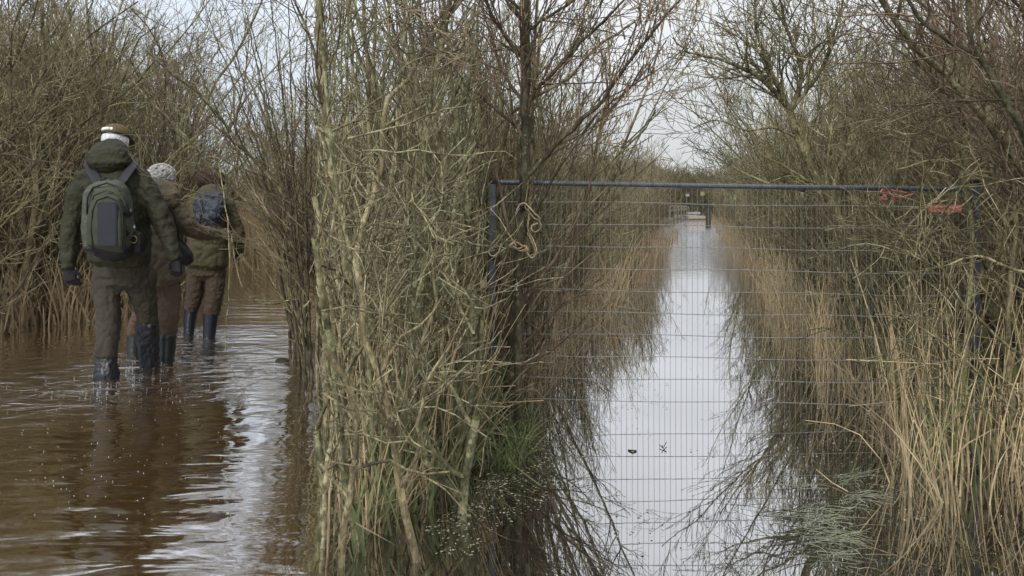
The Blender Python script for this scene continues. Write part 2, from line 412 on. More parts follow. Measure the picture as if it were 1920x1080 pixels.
def clip(polys, keep):
    res = []
    for pts, rad in polys:
        n = len(pts)
        for i in range(n):
            if not keep(pts[i]): n = i; break
        if n >= 2: res.append((pts[:n], rad[:n]))
    return res

TEMPL = []
for i in range(7):
    mt = [(M_olive, M_twig), (M_olive, M_red), (M_olive, M_twig), (M_twig, M_twig), (M_olive, M_twig), (M_olive, M_red), (M_dark, M_twig)][i]
    th, tn = shrub_polys(100 + i, [9, 8, 10, 9, 11, 8, 9][i], [0.40, 0.46, 0.34, 0.5, 0.3, 0.42, 0.55][i], 3.9, 0.023, dict(WIL, gnarl=0.07 + 0.014 * i))
    V, Q = tube_arrays(th); m1 = np_mesh('willow_stems', V, Q, mt[0])
    V, Q = tube_arrays(tn); m2 = np_mesh('willow_twigs', V, Q, mt[1])
    TEMPL.append((m1, m2))
for i in range(3):
    th, tn = shrub_polys(200 + i, 9, 0.20, 3.7, 0.018, dict(WIL, gnarl=0.075, up=0.10, kidlen=(0.8, 0.36, 0.18)))
    V, Q = tube_arrays(th); m1 = np_mesh('willow_stems', V, Q, M_olive)
    V, Q = tube_arrays(tn); m2 = np_mesh('willow_twigs', V, Q, [M_twig, M_twig, M_red][i])
    TEMPL.append((m1, m2))
print('template faces', [len(a.polygons) + len(b2.polygons) for a, b2 in TEMPL])

R_ = random.Random(5)
def place_shrub(x, y, label, group, sc=1.0, rz=None, k=None, wide=1.0, lean=(0, 0)):
    k = R_.randrange(7) if k is None else k
    e = empty('willow_shrub', (x, y, 0), label=label, cat='shrub', group=group)
    e['_local'] = 1
    e.rotation_euler = (lean[0], lean[1], R_.uniform(0, 6.28) if rz is None else rz)
    e.scale = (sc * wide, sc * wide, sc)
    for nm, me in (('stems', TEMPL[k][0]), ('twigs', TEMPL[k][1])):
        c = bpy.data.objects.new(nm, me); col.objects.link(c); c.parent = e
    del e['_local']
    return e

# right bank thicket
GR = 'willows of the thicket on the right bank of the fenced channel'
y = 3.75
while y < 62:
    s = 0.52 + 0.06 * y
    off = 0.30 + 0.012 * y
    rows = 0
    xmax = min(y * 0.66 + 1.0, rc_center(y) + (5.5 if y < 15 else 4.0 + 0.05 * y))
    while rc_center(y) + rc_half(y) + off < xmax and rows < (6 if y < 12 else 4):
        x = rc_center(y) + rc_half(y) + off + R_.uniform(-0.12, 0.2) * (1 + 0.05 * y)
        h = 0.80 + 0.06 * min(rows, 3)
        if y < 6.5 and rows == 0: h = 0.62
        if y > 14: h = 0.86
        if y < 4.6 and 0.41 < x / y < 0.60: off += s; rows += 1; continue
        place_shrub(x, y + R_.uniform(-0.2, 0.2) * s, 'bare olive-brown willow in the dense thicket right of the fenced channel', GR, sc=h * R_.uniform(0.85, 1.15), wide=1.0 + 0.012 * y, k=(7 + R_.randrange(3)) if rows == 0 else None)
        off += s * R_.uniform(0.8, 1.2); rows += 1
    y += s * (0.9 if y < 12 else 1.0)

# middle bank thicket, beyond the near stretch
GM = 'willows of the thicket between the two flooded paths'
y = 5.0
while y < 62:
    s = 0.52 + 0.06 * y
    off = 0.32 + 0.012 * y; rows = 0
    lim = lc_right(y) + 0.25 if y < 24 else -6.5 - (y - 24) * 0.1
    if y > 30: off = 1.9
    if y > 46: off = 2.6
    while rc_center(y) - rc_half(y) - off > lim and rows < (7 if y < 20 else 4):
        x = rc_center(y) - rc_half(y) - off + R_.uniform(-0.15, 0.15)
        left = x < -0.2475 * y
        h = 0.80 if rows > 0 else 0.66
        if y > 7.5: h = (1.65 + 0.065 * y) / 3.9 * (1.15 if rows > 1 else 0.95)
        if left: h = 0.42
        if left and R_.random() < 0.72: off += s; rows += 1; continue
        if y < 8 and x < -0.2475 * y + 0.3: pass
        else:
            place_shrub(x, y + R_.uniform(-0.2, 0.2) * s, 'bare brown willow in the dense thicket between the fenced channel and the walkers', GM, sc=h * R_.uniform(0.85, 1.15), wide=1.0 + 0.012 * y, k=(7 + R_.randrange(3)) if rows == 0 else None)
        off += s * R_.uniform(0.8, 1.2); rows += 1
    y += s * (0.9 if y < 12 else 1.0)

# left bank thicket and the end of the walkers' path
GL = 'willows of the thicket left of and beyond the walkers'
cells = []
y = 6.2
while y < 30:
    s = 0.55 + 0.04 * y
    if y < 22:
        x0 = lc_left(y) - 0.45
    else:
        x0 = lc_right(min(y, 26)) - 0.1
    off = 0.0; rows = 0
    while rows < 6 and x0 - off > -0.68 * y - 0.8:
        x = x0 - off + R_.uniform(-0.2, 0.2)
        h = 1.15 if x < -0.45 * y else 0.68
        if y > 16: h = 0.56
        place_shrub(x, y + R_.uniform(-0.2, 0.2) * s, 'bare brown willow in the dense thicket left of the three walkers', GL, sc=h * R_.uniform(0.85, 1.15), wide=1.0 + 0.01 * y)
        off += s * R_.uniform(0.8, 1.2); rows += 1
    y += s * 0.95

# far wood closing the view: reads as one mass
rng = np.random.default_rng(77)
fw = []
for i in range(520):
    y = rng.uniform(90, 125)
    x = rng.uniform(-60, 90)
    cx = rc_center(y)
    if i > 380: x = cx + rng.uniform(-7, 7)
    hgt = 5.8 + .6 * math.sin(x * 0.15) + rng.uniform(-0.8, 0.8)
    if abs(x - cx) < 6: hgt = 6.0 + rng.uniform(-.8, .6)
    p = np.array([x, y, 0.0])
    o = []
    for s in range(4):
        grow(o, rng, p, unit(np.array([rng.normal(0, .35), rng.normal(0, .2), 1])), hgt * rng.uniform(.7, 1), 0.06, 0, dict(WIL, seg=0.9, kids=(9, 3, 0), kidlen=(2.0, .9, .3), maxl=2, rmin=0.014, ref=(4, 1.2, 1)))
    fw += o
o = tubes('distant_wood', fw, M_far); tag(o, 'far-off brown wood closing the view at the end of the channel', 'wood', kind='stuff')
# ------------------------------------------------------------------ hand-placed boughs and near shrubs
def bough(path, r0, r1, seed, A=GNA, kids=10, klen=0.5, jit=0.02, fr=(0.08, 0.98), sub=3, step=0.05):
    """thick limb through world points with random side growth. returns thick, thin polys"""
    rng = np.random.default_rng(seed)
    pts = [np.array(p, float) for p in path]
    # resample with a Catmull-Rom curve and a little wander
    out = []
    ext = [2 * pts[0] - pts[1]] + pts + [2 * pts[-1] - pts[-2]]
    for i in range(1, len(ext) - 2):
        p0, p1, p2, p3 = ext[i - 1:i + 3]
        m = max(2, int(np.linalg.norm(p2 - p1) / step))
        for k in range(m):
            t = k / m
            q = 0.5 * ((2 * p1) + (-p0 + p2) * t + (2 * p0 - 5 * p1 + 4 * p2 - p3) * t * t + (-p0 + 3 * p1 - 3 * p2 + p3) * t ** 3)
            out.append(q + rng.normal(0, jit * 0.18, 3))
    out.append(pts[-1]); out = np.array(out); n = len(out)
    rad = np.linspace(r0, r1, n) * (1 + 0.07 * rng.normal(0, 1, n))
    thin = []
    for _ in range(kids):
        u = rng.uniform(*fr); i = min(n - 2, int(u * n))
        dd = unit(out[i + 1] - out[i]); perp = unit(np.cross(dd, rng.normal(0, 1, 3)))
        perp = unit(perp + np.array([0, 0, 0.35])); a = rng.uniform(0.5, 1.15)
        B = dict(A, maxl=sub, kids=(0,) + A['kids'][1:] if False else A['kids'])
        grow(thin, rng, out[i].copy(), unit(dd * math.cos(a) + perp * math.sin(a)), klen * rng.uniform(0.5, 1.4) * (1.2 - 0.5 * u), max(0.0025, rad[i] * 0.42), 1, B)
    return [(out, rad)], thin

def pp(lst, d, dd=0.0):
    """picture-measured path -> points at distance d (drifting by dd along it)"""
    n = len(lst); return [P(x, y, d + dd * i / max(1, n - 1)) for i, (x, y) in enumerate(lst)]

def wood_thing(name, label, cat, loc, thick, thin, mt, mtw, group=None, keep=None, parts=('limbs', 'twigs')):
    e = empty(name, loc, label=label, cat=cat, group=group)
    if keep: thick, thin = clip(thick, keep), clip(thin, keep)
    off = np.array(loc)
    for nm, pl, m in ((parts[0], thick, mt), (parts[1], thin, mtw)):
        if not pl: continue
        V, Q = tube_arrays(pl)
        c = bpy.data.objects.new(nm, np_mesh(nm, V - off, Q, m)); col.objects.link(c); c.parent = e
    return e

SEAM = lambda p: p[0] > -0.2475 * p[1] - 0.0 or p[1] > 6.2     # the middle bank's brushwood stops at its edge

# near brushwood of the middle bank
near_spots = [(-0.42, 2.62, 0.9, 'N'), (-0.60, 3.05, 1.0, 'W'), (-0.25, 3.1, 0.8, 'N'), (-0.72, 3.55, 1.0, 'W'), (-0.35, 3.55, 0.9, 'W'),
              (-0.30, 3.85, 0.75, 'N'), (-0.85, 4.05, 1.05, 'W'), (-0.5, 4.1, 0.95, 'W'), (-0.38, 4.3, 0.85, 'W'), (-1.0, 4.6, 1.0, 'W'),
              (-0.65, 4.7, 1.0, 'W'), (-0.25, 4.9, 0.9, 'N'), (0.05, 5.0, 0.8, 'W'), (-1.15, 5.2, 1.0, 'W'), (-0.8, 5.4, 1.0, 'W'), (-0.4, 5.6, 1.0, 'W'),
              (-1.22, 5.85, 0.95, 'W'), (-0.9, 6.2, 1.0, 'W'), (-0.05, 5.75, 0.9, 'W'), (-0.5, 6.4, 1.0, 'W')]
for i, (x, y, sc, kd) in enumerate(near_spots):
    A = dict(WIL, gnarl=0.08, kids=(10, 5, 2), kidlen=(0.8, .36, .18)) if kd == 'W' else dict(GNA, kids=(8, 4, 1), up=0.06)
    th, tn = shrub_polys(500 + i, 7 if kd == 'W' else 3, 0.33, [3.9, 3.2, 2.4][i % 3] * sc, 0.017, A, 0.14)
    o = np.array([x, y, 0])
    th = [(p + o, r) for p, r in th]; tn = [(p + o, r) for p, r in tn]
    wood_thing('willow_shrub', 'bare upright willow in the near brushwood beside the fence post', 'shrub', (x, y, 0), th, tn,
               M_olive if i % 3 else M_twig, [M_twig, M_olive, M_twig][i % 3], group='near brushwood left of the fence post', keep=(lambda p: SEAM(p) and (p[1] > 4.45 or p[0] < -0.12)) if x < -.2 else SEAM, parts=('stems', 'twigs'))

# lichen-covered crooked limbs in front
LB = [
 ('pale lichen-crusted limb curving down through the brushwood above the dead grass', [(560,225),(650,258),(692,310),(716,352),(762,386),(806,396)], 2.9, .013, .006, 14, M_lichen, M_lichen, 0),
 ('grey bowed branch sweeping across the brushwood left of the fence post', [(560,355),(600,385),(650,430),(700,444),(762,440),(848,452)], 2.8, .011, .005, 14, M_lichen, M_lichen, 0.2),
 ('long pale dead branch rising rightwards over the dead grass and green sedge', [(560,885),(636,832),(700,782),(762,768),(806,735),(806,700),(838,668)], 2.5, .013, .005, 9, M_lichen, M_lichen, 0.2),
 ('pale crooked stem standing upright at the left edge of the brushwood', [(600,1100),(612,900),(628,760),(640,560),(622,440),(640,330)], 2.75, .012, .005, 9, M_lichen, M_lichen, 0.2),
 ('brown knotted branch reaching right across the top of the brushwood', [(560,140),(650,108),(708,82),(742,78),(796,88),(850,60)], 2.8, .011, .005, 14, M_red, M_red, 0.1),
 ('dark twisting branch at the very top of the brushwood', [(560,60),(620,40),(690,18),(740,22),(800,18),(830,-20)], 2.8, .008, .005, 12, M_dark, M_red, 0.1),
 ('thin olive stem with drooping side shoots before the fence post', [(700,1090),(720,900),(742,700),(770,520),(830,420),(900,300)], 3.2, .011, .004, 16, M_olive, M_twig, 0.3),
 ('yellow-green branch forking among twigs left of the rope', [(640,640),(700,560),(745,500),(790,470),(850,560),(905,580),(950,560)], 3.0, .006, .003, 12, M_lichen, M_lichen, 0.1),
]
for i, (lab, pth, d, r0, r1, k, m1, m2, dd) in enumerate(LB):
    th, tn = bough(pp(pth, d, dd), r0, r1, 900 + i, kids=k, klen=0.36, sub=2)
    # carry each limb down into the bank with a stem
    wood_thing('crooked_branch', lab, 'branch', tuple(P(*pth[0], d)), th, tn, m1, m2, group='crooked limbs in front of the brushwood', keep=lambda p: p[0] > -0.2475 * p[1] - 0.0)
th, tn = bough(pp([(720, 1080), (680, 720), (632, 400), (606, 140), (600, -60)], 3.1, 0.0), .013, .017, 950, kids=8, klen=0.5, jit=.05)
wood_thing('mossy_trunk', 'straight olive-brown stem standing at the very left edge of the brushwood', 'tree', tuple(P(602, 790, 3.1)), th, tn, M_olive, M_red, keep=SEAM, parts=('trunk', 'twigs'))

# tangle of bent limbs, mid distance, leaning towards the channel
th, tn = bough(pp([(800, 900), (832, 640), (850, 470), (872, 335), (925, 245), (985, 192), (1060, 150), (1110, 95), (1190, 40)], 4.6), .024, .007, 960, kids=26, klen=0.7)
t2, n2 = bough(pp([(872, 335), (800, 240), (770, 120), (750, -30)], 4.6), .014, .006, 961, kids=14, klen=0.7)
wood_thing('leaning_willow', 'grey lichen-patched willow leaning right behind the near brushwood', 'tree', tuple(P(800, 775, 4.6)), th + t2, tn + n2, M_lichen, M_twig, parts=('trunk', 'twigs'))

# hazel with catkins beside the fence post
HZD = 4.4
th, tn = bough(pp([(948, 800), (962, 640), (976, 450), (984, 300), (986, 120), (985, -80)], HZD), .034, .022, 970, kids=18, klen=0.8, A=WIL)
br_ = [([(985, 335), (1040, 275), (1088, 226), (1130, 188), (1185, 110), (1235, 45), (1290, -20)], .014, .005),
       ([(984, 200), (1050, 120), (1120, 50), (1190, -20)], .012, .005),
       ([(985, 440), (1040, 330), (1092, 250), (1120, 215), (1180, 165), (1208, 120)], .009, .004),
       ([(986, 120), (930, 40), (900, -40)], .012, .006),
       ([(985, 250), (900, 180), (830, 120), (780, 20)], .011, .004),
       ([(986, 60), (1060, 10), (1130, -40)], .01, .005)]
catk = []
crng = np.random.default_rng(4)
for j, (pth, r0, r1) in enumerate(br_):
    a, c = bough(pp(pth, HZD, -0.2), r0, r1, 980 + j, A=dict(WIL, gnarl=.10, kids=(8, 5, 2)), kids=15, klen=0.5)
    th += a; tn += c
    for pts, rad in c:
        if crng.uniform() < 0.45 and pts[-1][0] > 0.0:
            for q in range(crng.integers(1, 4)):
                s = pts[crng.integers(len(pts) // 2, len(pts))] + crng.normal(0, .004, 3)
                ln = crng.uniform(.03, .06)
                b1 = crng.normal(0, .006, 3); b1[2] = 0
                catk.append((np.array([s, s + b1 * .5 + [0, 0, -ln * .33], s + b1 + [0, 0, -ln * .7], s + b1 * 1.1 + [0, 0, -ln]]), np.array([.0015, .0036, .0036, .0012])))
hz = wood_thing('hazel_tree', 'tall hazel with dark trunk and hanging tan catkins beside the left fence post', 'tree', tuple(P(948, 790, HZD)), th, tn, M_dark, M_red, parts=('trunk', 'twigs'))
V, Q = tube_arrays(catk)
c = bpy.data.objects.new('catkins', np_mesh('catkins', V - np.array(hz.location), Q, M_catkin)); col.objects.link(c); c.parent = hz

# leaning willow over the channel from the right bank
th, tn = [], []
D = 6.0
for j, (pth, r0, r1, k, kl) in enumerate([
    ([(1640, 640), (1592, 450), (1535, 345), (1498, 262), (1482, 208)], .036, .026, 12, .8),
    ([(1482, 208), (1440, 160), (1392, 126), (1335, 108), (1290, 98), (1262, 70)], .021, .005, 24, .6),
    ([(1482, 208), (1502, 150), (1496, 105), (1470, 40), (1460, -40)], .019, .007, 20, .7),
    ([(1480, 206), (1440, 120), (1418, 55), (1416, -30)], .017, .007, 20, .7),
    ([(1500, 262), (1450, 240), (1400, 245), (1345, 225), (1300, 240)], .010, .004, 14, .45),
    ([(1535, 345), (1480, 330), (1420, 350), (1360, 330)], .008, .004, 10, .45),
    ([(1482, 208), (1540, 130), (1570, 40), (1590, -40)], .015, .007, 20, .7)]):
    a, c = bough(pp(pth, D, -0.3 * (j > 0)), r0, r1, 1000 + j, A=dict(GNA, gnarl=.15, kids=(10, 7, 3), up=.05), kids=k, klen=kl)
    th += a; tn += c
wood_thing('leaning_willow', 'crooked willow leaning left over the fenced channel from the right bank', 'tree', tuple(P(1640, 683, D)), th, tn, M_olive, M_twig, parts=('trunk', 'twigs'))

# dark alder crossing the upper right corner
th, tn = [], []
for j, (pth, r0, r1, k) in enumerate([
    ([(2040, 560), (1985, 400), (1925, 262), (1882, 180), (1836, 106)], .022, .014, 12),
    ([(1836, 106), (1782, 76), (1722, 32), (1690, -30)], .011, .006, 14),
    ([(1830, 102), (1816, 50), (1808, -30)], .007, .005, 8),
    ([(1925, 262), (1980, 150), (1960, 60), (1900, 0), (1870, -40)], .012, .006, 16),
    ([(1940, 190), (1880, 186), (1820, 190), (1750, 192)], .005, .003, 8)]):
    a, c = bough(pp(pth, 3.4), r0, r1, 1020 + j, A=dict(GNA, gnarl=.13), kids=k, klen=.5)
    th += a; tn += c
wood_thing('alder_tree', 'dark bare alder arching over the top right corner', 'tree', tuple(P(2040, 560, 3.4)), th, tn, M_dark, M_red, parts=('trunk', 'twigs'))

# long thin boughs crossing the right thicket
RB = [([(1960, 690), (1880, 640), (1800, 560), (1740, 470), (1650, 420)], 3.6), ([(1980, 300), (1900, 318), (1830, 320), (1760, 300), (1680, 318)], 3.8),
      ([(1990, 430), (1900, 380), (1852, 300), (1790, 372), (1740, 440), (1690, 520)], 3.7), ([(1960, 820), (1870, 740), (1790, 660), (1700, 600), (1640, 590)], 3.5),
      ([(1900, 600), (1820, 430), (1780, 300), (1700, 240), (1640, 200)], 4.1), ([(1960, 230), (1880, 250), (1800, 210), (1720, 250), (1650, 240)], 3.9),
      ([(1970, 520), (1900, 505), (1830, 480), (1760, 500), (1700, 470)], 3.4), ([(1800, 780), (1815, 600), (1822, 420), (1790, 250), (1800, 100)], 4.0),
      ([(1700, 760), (1712, 560), (1690, 400), (1705, 250), (1690, 60)], 4.6), ([(1900, 800), (1890, 600), (1905, 400), (1880, 200)], 3.7)]
for j, (pth, d) in enumerate(RB):
    th, tn = bough(pp(pth, d), .0085 if j < 7 else .014, .003 if j < 7 else .007, 1040 + j, A=dict(GNA, gnarl=.17), kids=11, klen=.4)
    wood_thing('crooked_branch', 'crooked lichen-flecked willow limb crossing in front of the right thicket', 'branch', tuple(P(*pth[0], d)), th, tn, M_twig if j % 2 else M_olive, M_twig, group='limbs crossing the right thicket')

# fan-shaped willow at the walkers' right
th, tn = [], []
frng = np.random.default_rng(31)
base = [(560, 690, 5.85), (572, 720, 5.5), (548, 660, 6.3), (580, 740, 5.3), (556, 676, 6.1)]
tips = [(430, 60), (470, 40), (400, 150), (505, -20), (450, 200), (540, -30), (425, 260), (520, 60), (575, 20), (480, 120), (555, 160), (585, 260), (500, 220), (460, 20), (530, 120), (580, 120), (390, 30), (560, 300), (350, 80)]
for j, (tx, ty) in enumerate(tips):
    bx0, by0, d = base[j % 5]
    mx_ = bx0 + (tx - bx0) * .32 + frng.normal(0, 6); my_ = by0 + (ty - by0) * .5
    d2 = d + frng.uniform(-.4, .5)
    a, c = bough([P(bx0 + frng.normal(0, 6), by0 + 12, d), P(bx0 + (tx - bx0) * .12, by0 + (ty - by0) * .22, d), P(mx_, my_, (d + d2) / 2), P(tx, ty, d2)], frng.uniform(.009, .016), .0035, 1100 + j, A=dict(WIL, gnarl=.09, kids=(8, 5, 2)), kids=6, klen=.36)
    th += a; tn += c
wood_thing('willow_shrub', 'dark willow fanning up and out of the water right of the three walkers', 'shrub', tuple(P(560, 690, 5.85)), th, tn, M_dark, M_twig, keep=lambda p: p[0] < -0.2475 * p[1] + 0.5, parts=('stems', 'twigs'))
# drooping bare shoot in front of the last walker
th, tn = bough(pp([(400, 200), (415, 330), (428, 430), (430, 520), (426, 600), (424, 660), (450, 720), (490, 790)], 5.3, -0.4), .0065, .002, 1150, kids=3, klen=.12, sub=1)
t2, n2 = bough(pp([(560, 560), (500, 570), (455, 540), (434, 440)], 5.5, -0.2), .007, .005, 1151, kids=2, klen=.15, sub=1)
wood_thing('willow_branch', 'drooping willow branch with a pale orange cut end right of the last walker', 'branch', tuple(P(400, 200, 5.3)), th + t2, tn + n2, M_olive, M_twig)
# dark limbs reaching in from the left edge above the walkers
th, tn = [], []
for j, pth in enumerate([[(-120, 330), (-20, 280), (60, 230), (110, 180), (150, 130)], [(-100, 200), (0, 262), (40, 240), (95, 170)], [(-60, 300), (30, 290), (90, 318), (135, 330)], [(-80, 60), (10, 100), (60, 140), (120, 200), (150, 260)], [(-60, 620), (20, 560), (70, 480), (95, 440)]]):
    a, c = bough(pp(pth, 6.6), .013, .004, 1160 + j, kids=10, klen=.4); th += a; tn += c
wood_thing('alder_tree', 'dark limbs with pale lichen reaching in from the left edge above the walkers', 'tree', tuple(P(-120, 330, 6.6)), th, tn, M_dark, M_olive, parts=('limbs', 'twigs'))

# ------------------------------------------------------------------ reeds, sedge, dead grass, floating weed (uncountable)
def stalks(rng, spots, hmin, hmax, r, lean=0.12, bend=0.25, snap=0.15):
    out = []
    for x, y in spots:
        h = rng.uniform(hmin, hmax); a = rng.uniform(0, 6.28); l = abs(rng.normal(0, lean))
        d = np.array([math.cos(a) * l, math.sin(a) * l, 1.0]); n = 6
        c = np.array([math.cos(a), math.sin(a), 0]) * rng.uniform(0, bend) * h
        t = np.linspace(0, 1, n + 1)[:, None]
        p = np.array([x, y, -0.05]) + d * h * t + c * t ** 2.5
        if rng.uniform() < snap:
            k = rng.integers(2, n)
            sd = np.array([rng.normal(0, 1), rng.normal(0, 1), rng.uniform(-1.2, 0.3)]); sd /= np.linalg.norm(sd)
            for q in range(k + 1, n + 1): p[q] = p[k] + sd * (q - k) * h / n * .8
            p[:, 2] = np.maximum(p[:, 2], -0.02)
        if y < 6 and -3 < x < .8 and (p[:, 0] < -0.2475 * p[:, 1]).any(): continue
        out.append((p, np.linspace(r, r * .55, n + 1) * rng.uniform(.7, 1.3)))
    return out
def blades(rng, spots, hmin, hmax, wid, lean=0.35, droop=0.5):
    out = []
    for x, y in spots:
        h = rng.uniform(hmin, hmax); a = rng.uniform(0, 6.28); l = abs(rng.normal(0, lean))
        dirv = np.array([math.cos(a), math.sin(a), 0]); n = 6
        t = np.linspace(0, 1, n + 1)
        dr = rng.uniform(.2, 1.0) * droop
        p = np.array([x, y, -0.03]) + dirv * (l * h * t + dr * h * t ** 2.6)[:, None] + np.array([0, 0, 1.0]) * (h * t - dr * h * .8 * t ** 3.2)[:, None]
        if rng.uniform() < .25:
            k = rng.integers(2, 5); nd = np.array([rng.normal(0, 1), rng.normal(0, 1), -rng.uniform(0, 1)]); nd /= np.linalg.norm(nd)
            for q in range(k + 1, n + 1): p[q] = p[k] + nd * (q - k) * h / n
            p[:, 2] = np.maximum(p[:, 2], .004)
        w_ = wid * (1 - t ** 2 * .9) * rng.uniform(.6, 1.3)
        if y < 6 and -3 < x < .8 and (p[:, 0] < -0.2475 * p[:, 1] - .02).any(): continue
        a2 = rng.uniform(0, 3.14)
        out.append((p, w_, np.array([math.cos(a2), math.sin(a2), 0])))
    return out
rng = np.random.default_rng(11)
def bank_spots(n, y0, y1, side, o0, o1, edge=None, pw=1.0):
    res = []
    while len(res) < n:
        y = y0 + (y1 - y0) * rng.uniform() ** pw; u = o0 + (o1 - o0) * rng.uniform() ** 1.4
        if side == 'R': x = rc_center(y) + rc_half(y) + u
        elif side == 'M': x = rc_center(y) - rc_half(y) - u
        else: x = lc_left(y) - u
        if side == 'M' and y < 6 and x < -0.2475 * y + .04: continue
        # clumping
        if mnoise.noise(Vector((x * 2.3, y * 2.3, 7))) < -0.12 and rng.uniform() < .8: continue
        if side == 'M' and y < 6 and x < -0.2475 * y + .16 and rng.uniform() < .5: continue
        res.append((x, y))
    return res
# right bank: straw reeds near the camera
st = stalks(rng, bank_spots(210, 3.35, 5.4, 'R', 0.12, 1.15), .4, 1.05, .0030, .16, .25, .3)
st += stalks(rng, bank_spots(650, 5.4, 13, 'R', -0.1, .9), .3, .85, .0032, .14, .25, .3)
o = tubes('reeds', st, M_reed); tag(o, 'pale straw reeds standing in the water along the right bank', 'reeds', kind='stuff')
st = stalks(rng, bank_spots(600, 12, 60, 'R', -0.1, 1.0, pw=1.5), .3, .95, .006, .14, .25, .3)
st += stalks(rng, bank_spots(380, 12, 32, 'M', -0.1, .9, pw=1.4), .3, .9, .006, .14, .25, .3)
o = tubes('reeds', st, M_reedrust); tag(o, 'rusty dead reeds edging the far part of the fenced channel', 'reeds', kind='stuff')
# middle bank: near tangle
st = stalks(rng, bank_spots(280, 2.45, 4.6, 'M', 0.24, 1.0), .4, 1.0, .0030, .2, .3, .35)
st += stalks(rng, bank_spots(320, 4.6, 12, 'M', 0.0, .8), .35, .9, .003, .2, .3, .35)
o = tubes('dead_stalks', st, M_reed); tag(o, 'broken straw stalks tangled at the foot of the brushwood left of the gate', 'reeds', kind='stuff')
bl = blades(rng, bank_spots(1100, 2.4, 4.9, 'M', 0.24, 1.0), .2, .6, .004, .35, .6)
bl += blades(rng, bank_spots(900, 4.9, 11, 'M', 0.0, .8), .2, .6, .005, .35, .6)
bl += blades(rng, bank_spots(900, 3.0, 12, 'R', 0.0, .9), .2, .6, .004, .35, .5)
o = link('dead_grass', ribbons_mesh('dead_grass', bl, M_deadgrass)); tag(o, 'dead tan grass drooping along both edges of the fenced channel', 'grass', kind='stuff')
bl = blades(rng, bank_spots(280, 2.4, 4.8, 'M', 0.26, .9), .35, .85, .006, .22, .35)
bl += blades(rng, bank_spots(420, 3.6, 4.7, 'M', -0.02, .3), .08, .28, .004, .5, .7)
bl += blades(rng, bank_spots(200, 2.6, 4.0, 'M', 0.18, .6), .2, .6, .0055, .25, .4)
bl += blades(rng, bank_spots(150, 3.5, 6, 'R', 0.2, .9), .3, .8, .005, .22, .35)
o = link('green_sedge', ribbons_mesh('green_sedge', bl, M_sedge)); tag(o, 'green sedge blades growing among the dead grass near the gate', 'sedge', kind='stuff')
# left bank: rusty fringe behind the walkers
bl = blades(rng, bank_spots(2600, 6.4, 13, 'L', -0.15, .7), .35, .95, .009, .22, .45)
bl += blades(rng, [(lc_right(min(y, 26)) + rng.normal(0, .35) - .1, y) for y in rng.uniform(17, 25, 900)], .5, 1.3, .02, .2, .3)
o = link('dead_reeds', ribbons_mesh('dead_reeds', bl, M_reedrust)); tag(o, 'rust-brown dead reeds fringing the water left of the walkers', 'reeds', kind='stuff')
bl = [(lambda y: (lc_right(y) * .5 + lc_left(y) * .5 + rng.normal(0, .9), y))(rng.uniform(14.5, 21)) for _ in range(3200)]
st = stalks(rng, bl, .8, 1.9, .007, .12, .15, .2)
o = tubes('golden_reeds', st, M_reed); tag(o, 'golden reed bed closing the flooded path beyond the last walker', 'reeds', kind='stuff')

# floating leaves and weed
def flakes(rng, spots, s0, s1, z=.004):
    V, Q = [], []
    for x, y in spots:
        s = rng.uniform(s0, s1); a = rng.uniform(0, 6.28); e = rng.uniform(.2, .9)
        b0 = len(V)
        ca, sa = math.cos(a), math.sin(a)
        for k in range(6):
            u, v = math.cos(k * 1.047) * s, math.sin(k * 1.047) * s * e
            V.append((x + u * ca - v * sa, y + u * sa + v * ca, z + rng.uniform(0, .003)))
        Q += [(b0, b0 + 1, b0 + 2, b0 + 3), (b0, b0 + 3, b0 + 4, b0 + 5)]
    return V, Q
sp_ = []
while len(sp_) < 6000:
    y = 2.7 + 13 * rng.uniform() ** 1.1; u = rng.exponential(.34) - .1
    x = rc_center(y) - rc_half(y) + u
    if u > 1.0 or mnoise.noise(Vector((x * 3, y * 2, 1))) < -.1 + .25 * u: continue
    sp_.append((x, y))
for _ in range(700):
    y = 3.0 + 9 * rng.uniform() ** 1.3; sp_.append((rc_center(y) + rc_half(y) - rng.exponential(.2), y))
V, Q = flakes(rng, sp_, .0016, .0078)
o = link('floating_leaves', np_mesh('floating_leaves', V, Q, M_pad, smooth=False)); tag(o, 'pale leaf scraps and duckweed floating along the channel edges', 'weed', kind='stuff')
# submerged grass lying on the surface
it = []
for _ in range(900):
    a = rng.uniform(0, 6.28); rr = math.sqrt(rng.uniform())
    c0 = P(1535, 985, 3.0); c0.z = 0
    cy = c0.y + .12 + .55 * rr * math.sin(a); cx = cy * (0.388 + 0.0) + .0 + .16 * rr * math.cos(a) + rng.normal(0, .08)
    if mnoise.noise(Vector((cx * 5, cy * 6, 2))) < -.02: continue
    ln = rng.uniform(.05, .16); an = rng.normal(-.15, .8) * 1.0 + (math.pi if rng.uniform() < .5 else 0)
    t = np.linspace(0, 1, 5)
    cv = rng.normal(0, .05)
    p = np.stack([cx + math.cos(an) * ln * t - math.sin(an) * cv * t * t, cy + math.sin(an) * ln * t * .5 + math.cos(an) * cv * t * t, .003 + .008 * np.sin(t * 3.14) * rng.uniform(0, 1)], axis=-1)
    it.append((p, np.full(5, rng.uniform(.0008, .0018)), np.array([-math.sin(an), math.cos(an), .3])))
o = link('floating_grass', ribbons_mesh('floating_grass', it, M_weed)); tag(o, 'grey-green grass lying flat on the water by the right bank', 'weed', kind='stuff')
bl = blades(rng, [(1.12 + rng.normal(0, .02), 3.0 + rng.normal(0, .04)) for _ in range(26)], .02, .05, .003, .8, .6)
o = link('grass_tuft', ribbons_mesh('grass_tuft', bl, simple('fresh_green', (.10, .18, .03), (.18, .30, .06), 9, .6, 0))); tag(o, 'small bright green tuft poking out of the floating grass', 'grass', kind='stuff')

